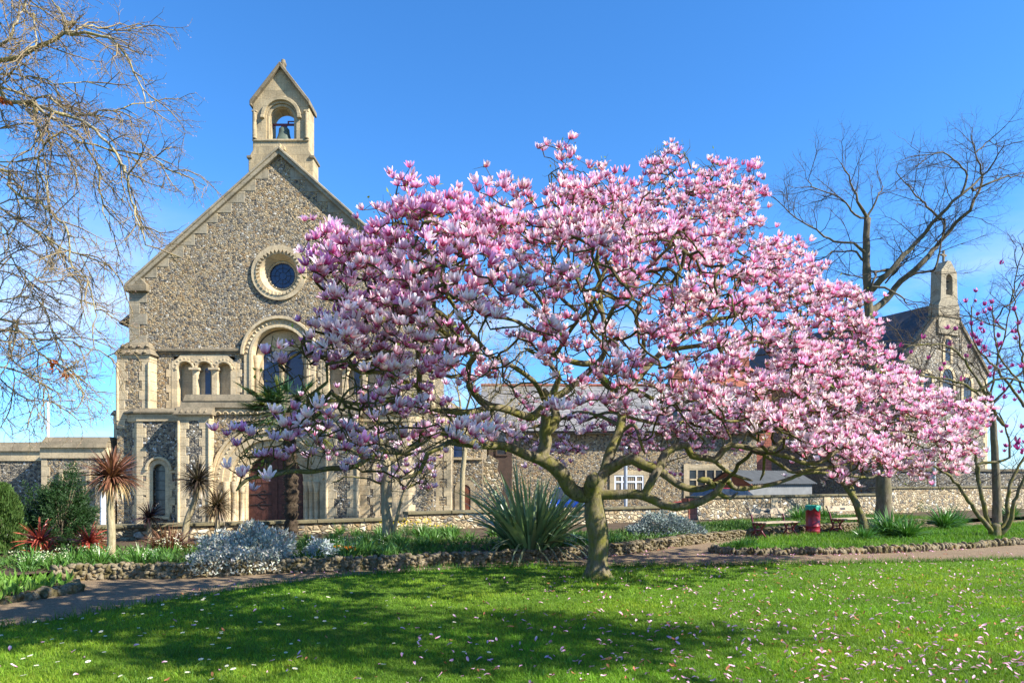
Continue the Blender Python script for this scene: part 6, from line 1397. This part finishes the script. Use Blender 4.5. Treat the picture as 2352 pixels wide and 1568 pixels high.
# ------------------------------------------------------------------ benches and litter bin
def bench(label, loc, rz):
    t = thing('park_bench', label, 'bench', loc, 'wooden benches on the path by the wall', rz); hl = .70
    for x in (-hl+.06, hl-.06):
        m = MB()
        def bar(P, w=.028): m.tube([(x, y, z) for y, z in P], w, 8)
        bar(catmull2([(.27,.02),(.16,.16),(.12,.24),(.17,.34),(.20,.43),(.24,.6),(.33,.82)]), .027); bar(catmull2([(-.30,.02),(-.17,.14),(-.10,.24),(-.15,.34),(-.25,.42)]), .027)
        bar([(-.27,.42),(0,.405),(.2,.42)], .026); bar([(-.10,.24),(.12,.24)], .022); bar(catmull2([(-.11,.25),(-.06,.36),(.03,.39),(.1,.35),(.12,.25)]), .018); bar(catmull2([(-.11,.22),(-.05,.12),(.03,.1),(.1,.13),(.13,.22)]), .018)
        bar([(-.33,.015),(-.23,.015)], .025); bar([(.22,.015),(.30,.015)], .025); bar(catmull2([(.33,.80),(.37,.83),(.36,.78)]), .022)
        m.build('bench_end', M_DKRED, t)
    m = MB()
    for y in (-.26, -.13, .0, .12): m.box(-hl, hl, y-.055, y+.055, .428, .462)
    m.build('seat', M_TIMBER, t, (0,0,0), .008)
    m = MB(); m.add([(-hl,.235,.66),(hl,.235,.66),(hl,.27,.66),(-hl,.27,.66),(-hl,.285,.825),(hl,.285,.825),(hl,.32,.825),(-hl,.32,.825)], [(0,3,2,1),(4,5,6,7),(0,1,5,4),(1,2,6,5),(2,3,7,6),(3,0,4,7)]); bk = m.build('backrest', M_TIMBER, t, (0,0,0), .008)
    m = MB(); m.add([(-.11,.2505,.71),(.11,.2505,.71),(.11,.262,.765),(-.11,.262,.765),(-.11,.244,.712),(.11,.244,.712),(.11,.256,.767),(-.11,.256,.767)], [(4,5,6,7),(0,1,5,4),(1,2,6,5),(2,3,7,6),(3,0,4,7)]); m.build('plaque', M_IRON, bk)
    return t
def catmull2(P): return [tuple(p) for p in catmull([np.array(p) for p in P], .05)]
b1 = bench('pale wooden bench with dark red iron ends left of the crimson litter bin', (7.42, 19.3, .006), R(28.4))
copy_tree(b1, (10.5, 21.2, .006), R(28.4), 'second wooden bench half hidden behind the leaning little magnolia right of the bin')
lb = thing('litter_bin', 'round crimson litter bin with green liner hanging over its rim between the benches', 'litter bin', tuple(G(1867,1226.5,.006)))
m = MB(); m.lathe([(.20,.0),(.205,.03),(.205,.10),(.212,.11),(.205,.12),(.205,.24),(.213,.25),(.205,.26),(.205,.80),(.213,.81),(.213,.84),(.19,.84),(.19,.70)], (0,0,0), 28); m.build('body', M_REDPAINT, lb)
V = []; F = []; nn_ = 48
for i, (r0, z0) in enumerate([(.17,.72),(.186,.86),(.215,.875),(.222,.83),(.225,.76)]):
    for k in range(nn_):
        a = 2*math.pi*k/nn_; V.append(((r0+.006*math.sin(9*a+i))*math.cos(a), (r0+.006*math.sin(9*a+i))*math.sin(a), z0 + (i == 4)*(.035*math.sin(3*a)+.025*math.sin(7*a+1)-.05*(abs(a-4.9) < .3))))
for i in range(4):
    for k in range(nn_): F.append((i*nn_+k, i*nn_+(k+1)%nn_, (i+1)*nn_+(k+1)%nn_, (i+1)*nn_+k))
npmesh('liner', V, np.array(F), M_GREENBAG, None, lb, (0,0,0), True)

# ------------------------------------------------------------------ bed planting: clumps of strap leaves, bulbs in flower
def edge_y(x): return np.interp(x, [p[0] for p in EL], [p[1] for p in EL])
def clump_proto(name, label, cat, grp, n, L, W, col, spread=.9, flower=None):
    t = tuft(name, label, cat, Vector((0,0,0)), n, L, W, col, spread, (.3,1.7), .10, part='leaves'); tag(t, group=grp)
    if flower:
        nf, h, size, fcol, fc2 = flower; V = []; parts = []
        for k in range(nf):
            a = RNG.uniform(0,6.28); r = RNG.uniform(0,.16); p = np.array([r*math.cos(a), r*math.sin(a), h*RNG.uniform(.8,1.1)]); q = 14 if fc2 is None else 6
            if fc2 is None:                                  # spike of small florets
                c = p + RNG.normal(0,1,(q,3))*np.array([.022,.022,.045]); d = sphere_dirs(q,-.2)
            else: c = np.repeat(p[None],q,0); an = np.arange(q)*2*np.pi/q; d = np.stack([np.cos(an),np.sin(an),np.full(q,.25)],1)@np.array(Matrix.Rotation(RNG.uniform(.4,1.2),3,Vector((math.cos(a),math.sin(a),0))).transposed())
            parts.append(leaves_np(c, d, RNG.normal(0,.2,(q,3))+np.array([0,0,1]), np.full(q,size), np.full(q,size*.55), colvar(q,fcol,.15)))
            st_ = strips_np(np.array([p*np.array([.4,.4,0])]), np.array([p]), np.array([np.linalg.norm(p)]), .008, .1, np.array([[.08,.15,.03]]), 4); parts.append(st_[:3] if False else (st_[0], np.vstack([st_[1][:,[0,1,2]], st_[1][:,[0,2,3]]]), st_[2]))
        parts = [(v, f if f.shape[1] == 3 else f, c) for v, f, c in parts]; V, F, C = merge(parts); npmesh('flowers', V, F, M_LEAF, C, t, (0,0,0))
    return t
rr = np.random.default_rng(42)
def plant_all(t, spots, z=BEDZ):
    for i, (x, y, s) in enumerate(spots):
        o = t if i == 0 else copy_tree(t, (0,0,0)); o.location = (x, y, z); o.rotation_euler = (0,0,rr.uniform(0,6.28)); o.scale = (s,s,s*rr.uniform(.85,1.15))
def dspots(L, z=BEDZ): return [(lambda p: (p.x, p.y, s))(G(x, y, z)) for x, y, s in L]
g1 = clump_proto('leafy_clump', 'clump of bright green strap leaves growing in the long flower bed', 'plant', 'strap leaved clumps in the flower bed', 80, .34, .017, (.085,.20,.03))
sp = []
for x0, x1, y0, y1, n in ((60,440,1290,1312,26),(700,1080,1243,1282,40),(1000,1200,1225,1275,14),(1240,1440,1240,1268,16),(760,900,1215,1240,8),(930,1060,1222,1240,8)):
    for _ in range(n): sp.append((rr.uniform(x0,x1), rr.uniform(y0,y1), rr.uniform(.7,1.15)))
sp2 = [s for s in dspots(sp) if s[1] > edge_y(s[0])+.25]; plant_all(g1, sp2)
g2 = clump_proto('daffodil', 'yellow daffodils flowering by the low wall right of the pale magnolia trunk', 'flower', 'daffodils by the low wall', 34, .34, .013, (.10,.20,.05), .6, (5, .36, .045, (.80,.58,.02), 1))
plant_all(g2, dspots([(924,1224,.9),(940,1228,1),(955,1226,.9),(968,1229,1.1),(980,1226,1),(992,1231,1),(1003,1228,.9),(912,1232,.9),(1030,1232,.9),(880,1222,.8)]))
g3 = clump_proto('hyacinth', 'cream white hyacinths flowering along the front of the bed', 'flower', 'cream hyacinths in the bed', 22, .2, .018, (.08,.18,.03), .8, (3, .24, .03, (.80,.78,.58), None))
plant_all(g3, [s for s in dspots([(40,1302,1),(66,1312,1),(92,1305,1),(128,1308,1.1),(150,1300,1),(202,1290,1.1),(228,1297,1),(240,1292,1),(374,1272,1.1),(392,1278,1.2),(340,1302,1),(300,1296,1),(812,1270,1.2),(798,1285,1),(725,1283,1),(760,1272,1),(432,1288,1),(865,1268,1)]) if s[1] > edge_y(s[0])+.15 or s[0] < -6])
g4 = clump_proto('polyanthus', 'orange polyanthus in full flower at the front of the bed', 'flower', 'orange polyanthus in the bed', 16, .14, .03, (.08,.19,.03), 1.2, (9, .15, .035, (.80,.25,.01), 1))
plant_all(g4, dspots([(785,1277,1.2),(797,1280,1.2),(805,1274,1)]))
g5 = clump_proto('strap_leaf_clump', 'large arching clump of glossy green strap leaves on the right hand beds', 'plant', 'big strap leaved clumps at the right', 230, .85, .032, (.07,.18,.03), 1.15)
plant_all(g5, [(p[0],p[1],p[2]) for p in dspots([(2045,1232,1.05),(2020,1226,.8),(2085,1236,.9),(2170,1214,1.0),(2195,1210,.85),(2098,1178,.9),(1860,1196,.9),(1835,1200,.8),(1895,1196,.75),(2320,1190,.8),(1985,1240,.6),(1700,1258,.35),(1722,1256,.35)], .1)], .1)
# low foliage carpeting the beds (nobody could count it)
n = 26000; x = RNG.uniform(-9.5, 14, n); y = edge_y(x) + RNG.uniform(.12, 3.6, n)**1.0; ok = (y < wall_y(x)-.25) & (RNG.random(n) < (.35+.65*(np.sin(x*1.9+y*2.3)*np.sin(x*.7-y*1.4+1) > -.25))) & ~((x > -.9) & (x < 1.6) & (RNG.random(n) < .4)); x, y = x[ok], y[ok]; n = len(x)
V,F,C = leaves_np(np.stack([x,y,np.full(n,BEDZ)+RNG.uniform(0,.07,n)],1), RNG.normal(0,.7,(n,3))+np.array([0,0,.8]), RNG.normal(0,1,(n,3)), RNG.uniform(.06,.16,n), RNG.uniform(.018,.04,n), colvar(n,(.075,.15,.028),.45,.15)); tag(npmesh('ground_cover', V,F,M_LEAF,C), 'low green leaves carpeting the soil of the flower beds', 'ground cover', kind='stuff')
n = 1600; x = RNG.uniform(-9.2,-6.5,n); y = RNG.uniform(7.8,10.2,n); ok = y > 7.9 + .9*(x+9.5)*.3; x, y = x[ok], y[ok]; n = len(x); V,F,C = leaves_np(np.stack([x,y,np.full(n,.1)],1), RNG.normal(0,.6,(n,3))+np.array([0,0,.8]), RNG.normal(0,1,(n,3)), RNG.uniform(.12,.24,n), RNG.uniform(.035,.06,n), colvar(n,(.14,.27,.04),.3)); tag(npmesh('ground_cover', V,F,M_LEAF,C), 'bright green leafy plants filling the small bed at the far left', 'ground cover', kind='stuff')

# ------------------------------------------------------------------ grass, fallen petals, daisies
lx_, ly_ = [p[0] for p in LE], [p[1] for p in LE]
def lawn_edge(x): return np.interp(x, lx_, ly_)
def grass(name, label, x, y, z0, L, W, col, mat_=None):
    n = len(x); d = np.stack([RNG.normal(0,.45,n), RNG.normal(0,.45,n), np.ones(n)],1); patch = .5+.5*np.sin(x*2.1+np.sin(y*1.7)*1.5)*np.sin(y*2.6+x*.6)
    c = colvar(n, col, .32, .12)*(0.72+.5*patch[:,None])*(.85+.3*RNG.random((n,1))); c[:,0] *= 1+.35*patch*(.5+.5*np.sin(x*.9+2*np.sin(y*.8))); L = L*RNG.uniform(.55,1.25,n)*(.8+.4*patch)
    V,F,C = strips_np(np.stack([x,y,np.full(n,z0)],1), d, L, W, RNG.uniform(.3,1.5,n), c, 2, prof=[1,.8,.08]); return tag(npmesh(name, V,F,M_GRASS,C), label, 'grass', kind='stuff')
N = 330000; u = RNG.random(N); yy = (4.6**-.55 + u*(14.0**-.55-4.6**-.55))**(-1/.55); xx = RNG.uniform(-.80,.80,N)*yy; ok = yy < lawn_edge(xx)-.02+RNG.normal(0,.03,N); xx, yy = xx[ok], yy[ok]
grass('grass', 'short sunlit lawn grass covering the foreground', xx, yy, .025, .043, .0052*np.ones(len(xx))*np.clip(yy/6,1,2), (.15,.28,.022))
n = 5000; x = RNG.uniform(-6.5,11,n); y = lawn_edge(x)-RNG.uniform(0,.16,n); x = np.concatenate([x, 1.4+RNG.normal(0,.34,1500)]); y = np.concatenate([y, 11.05+RNG.normal(0,.28,1500)]); grass('grass', 'longer ragged grass along the lawn edge and round the trunk', x, y, .025, .13, .008, (.085,.19,.025))
tu = RNG.uniform(0,1,(70,2)); cxs = (tu[:,0]*1.3-.65)*(5.2+tu[:,1]*5); cys = 5.2+tu[:,1]*5; x = np.repeat(cxs,40)+RNG.normal(0,.07,2800); y = np.repeat(cys,40)+RNG.normal(0,.07,2800); ok = y < lawn_edge(x)-.1; grass('grass', 'scattered taller grass tufts on the lawn', x[ok], y[ok], .025, .105, .006, (.10,.21,.03))
from mathutils.geometry import intersect_point_tri_2d
def in_poly(x, y, P):
    P = np.array(P); c = np.zeros(len(x), bool); j = len(P)-1
    for i in range(len(P)):
        a = ((P[i,1] > y) != (P[j,1] > y)) & (x < (P[j,0]-P[i,0])*(y-P[i,1])/(P[j,1]-P[i,1]+1e-12)+P[i,0]); c ^= a; j = i
    return c
n = 90000; x = RNG.uniform(4.4,22,n); y = RNG.uniform(14.6,27,n); ok = in_poly(x,y,ISLAND); grass('grass', 'lush grass growing on the wedge shaped island bed', x[ok], y[ok], .1, .12, .013, (.095,.21,.025))
n = 14000; x = RNG.uniform(6,16,n); y = edge_y(x)+RNG.uniform(.2,3.5,n); ok = y < wall_y(x)-.25; grass('grass', 'grass on the raised strip between the benches and the wall', x[ok], y[ok], BEDZ, .14, .014, (.10,.19,.03))

def petal_np(seed):
    r = np.random.default_rng(seed); L_, W_ = .075, .036; V = []; F = []; C = []
    for i in range(5):
        t = i/4; w = W_*[.25,.8,1,.85,.3][i]*.5
        for s in (-1,0,1): V.append((t*L_, s*w, .006+abs(s)*.010+.018*math.sin(t*2.6+seed)*r.uniform(.6,1.2))); C.append(np.array([.84,.62,.68])*(t)+np.array([.62,.22,.38])*(1-t) if seed % 4 else np.array([.40,.16,.07]))
    for i in range(4):
        for j in range(2): o = i*3+j; F.append((o,o+1,o+4,o+3))
    return np.array(V), np.array(F), np.clip(np.array(C)*1.05,0,.95)
PT = [petal_np(k) for k in range(1,9)]
M_FALLEN = leaf_mat('fallen_petal', .6, .25, .25, (1,.9,.95), .1)
def petal_spots(n):
    out = []
    while len(out) < n:
        y = float((4.8**-.4 + RNG.random()*(13.6**-.4-4.8**-.4))**(-1/.4)); x = RNG.uniform(-.78,.78)*y
        if y > lawn_edge(x)-.05: continue
        w = np.interp(x, [-6,-3,-1,0,1,3,6,9], [.02,.07,.16,.35,.6,1,1,.7]); 
        if RNG.random() < w: out.append((x, y))
    return out
ps = sorted(petal_spots(1700), key=lambda p: p[1]); pro = [npmesh('fallen_petal', V,F,M_FALLEN,C,None,(0,0,0),True) for V,F,C in PT]
for i, (x, y) in enumerate(ps[:300]):
    o = pro[i % 8].copy(); COL.objects.link(o); o.location = (x, y, .048+RNG.uniform(0,.02)); o.rotation_euler = (RNG.normal(0,.25), RNG.normal(0,.25), RNG.uniform(0,6.28)); s = RNG.uniform(.38,.72); o.scale = (s,s,s); tag(o, 'pale pink or browned magnolia petal fallen on the lawn near the viewer', 'petal', 'petals fallen on the lawn')
for o in pro: bpy.data.objects.remove(o)
def petal_mass(name, label, P, z):
    parts = []
    for x, y in P:
        V, F, C = PT[RNG.integers(8)]; M = np.array(Matrix.Rotation(RNG.uniform(0,6.28),3,'Z') @ Matrix.Rotation(RNG.normal(0,.3),3,'X') @ Matrix.Rotation(RNG.normal(0,.3),3,'Y'))*RNG.uniform(.42,.8); parts.append((V@M.T+np.array([x,y,z+RNG.uniform(0,.02)]), F, C))
    V,F,C = merge(parts); return tag(npmesh(name, V,F,M_FALLEN,C,None,(0,0,0),True), label, 'petals', kind='stuff')
petal_mass('petal_litter', 'magnolia petals littering the farther lawn round the trunk', ps[300:], .046)
pp = []
while len(pp) < 420:
    x = RNG.uniform(-5,11); y = lawn_edge(x)+abs(RNG.normal(0,1.2)); e1 = edge_y(x)
    if RNG.random() < .45: y = (e1 if x < 4 else np.interp(x,[4.5,6.9,11.1,13],[15,14.9,16.3,17.3]))-abs(RNG.normal(0,.12))-.15
    if y < min(e1-.1, 18.5) and RNG.random() < np.interp(x,[-5,0,3,11],[.3,.6,1,.8]): pp.append((x,y))
petal_mass('petal_litter', 'pink petals drifted along the edges of the tarmac path', pp, .008)
# daisies
V = []; F = []; C = []; 
for k in range(9): a = 2*math.pi*k/9; V += [(0,0,.07),(.016*math.cos(a-.3),.016*math.sin(a-.3),.072),(.019*math.cos(a),.019*math.sin(a),.071),(.016*math.cos(a+.3),.016*math.sin(a+.3),.072)]; F.append((4*k,4*k+1,4*k+2,4*k+3)); C += [np.array([.8,.65,.1])]+[np.array([.85,.85,.82])]*3
dz = npmesh('daisy', V, np.array(F), M_FALLEN, np.array(C)); k = 0
while k < 110:
    y = RNG.uniform(5.3,9.5); x = RNG.uniform(-.76,.0)*y
    if y > lawn_edge(x)-.1 or RNG.random() > np.interp(x,[-6,-3,0],[1,.5,.05]): continue
    o = dz.copy(); COL.objects.link(o); o.location = (x,y,0); o.rotation_euler = (RNG.normal(0,.15),RNG.normal(0,.15),RNG.uniform(0,6)); s = RNG.uniform(.8,1.3); o.scale = (s,s,1); tag(o, 'tiny white daisy open in the grass at the left of the lawn', 'daisy', 'daisies in the lawn'); k += 1
bpy.data.objects.remove(dz)

# ------------------------------------------------------------------ leafy tree standing beside the viewer, out of the frame: it throws the shade on the lawn
sd = thing('leafy_tree', 'spreading leafy tree standing to the right of the viewer beside the lawn', 'tree', (12.6, -.8, 0)); T = Tree()
T.path([(12.6,-.8,0),(12.5,-.7,2.5),(12.2,-.3,5),(11.6,.4,7.4)], .30, .2, -1, 'trunk', .3)
r_ = np.random.default_rng(77); sc = []
for k in range(76):
    while True:
        v = r_.uniform(-1,1,3)
        if (v**2).sum() < 1: break
    sc.append((np.array([7.2,3.2,7.7]) + v*np.array([4.6,1.2,1.0])) if k < 70 else (np.array([5.6,4.5,7.7]) + v*np.array([2.3,1.0,.8])))
tp = T.connect(np.array(sc), r=.01, step=.35, jit=.05, skip=()); T.solve(2.3); T.build(sd, {'*': M_BARK_GREY}, {'twig':'crown'})
q = []
for c in sc: m_ = r_.integers(35, 100); q.append(c + r_.normal(0,1,(m_,3))*np.array([.40,.26,.22]))
q = np.vstack(q); n = len(q); V,F,C = leaves_np(q, RNG.normal(0,1,(n,3)), RNG.normal(0,1,(n,3)), RNG.uniform(.13,.25,n), RNG.uniform(.07,.14,n), colvar(n,(.05,.10,.02),.3)); npmesh('foliage', V,F,M_LEAF,C,sd,tuple(sd.location))
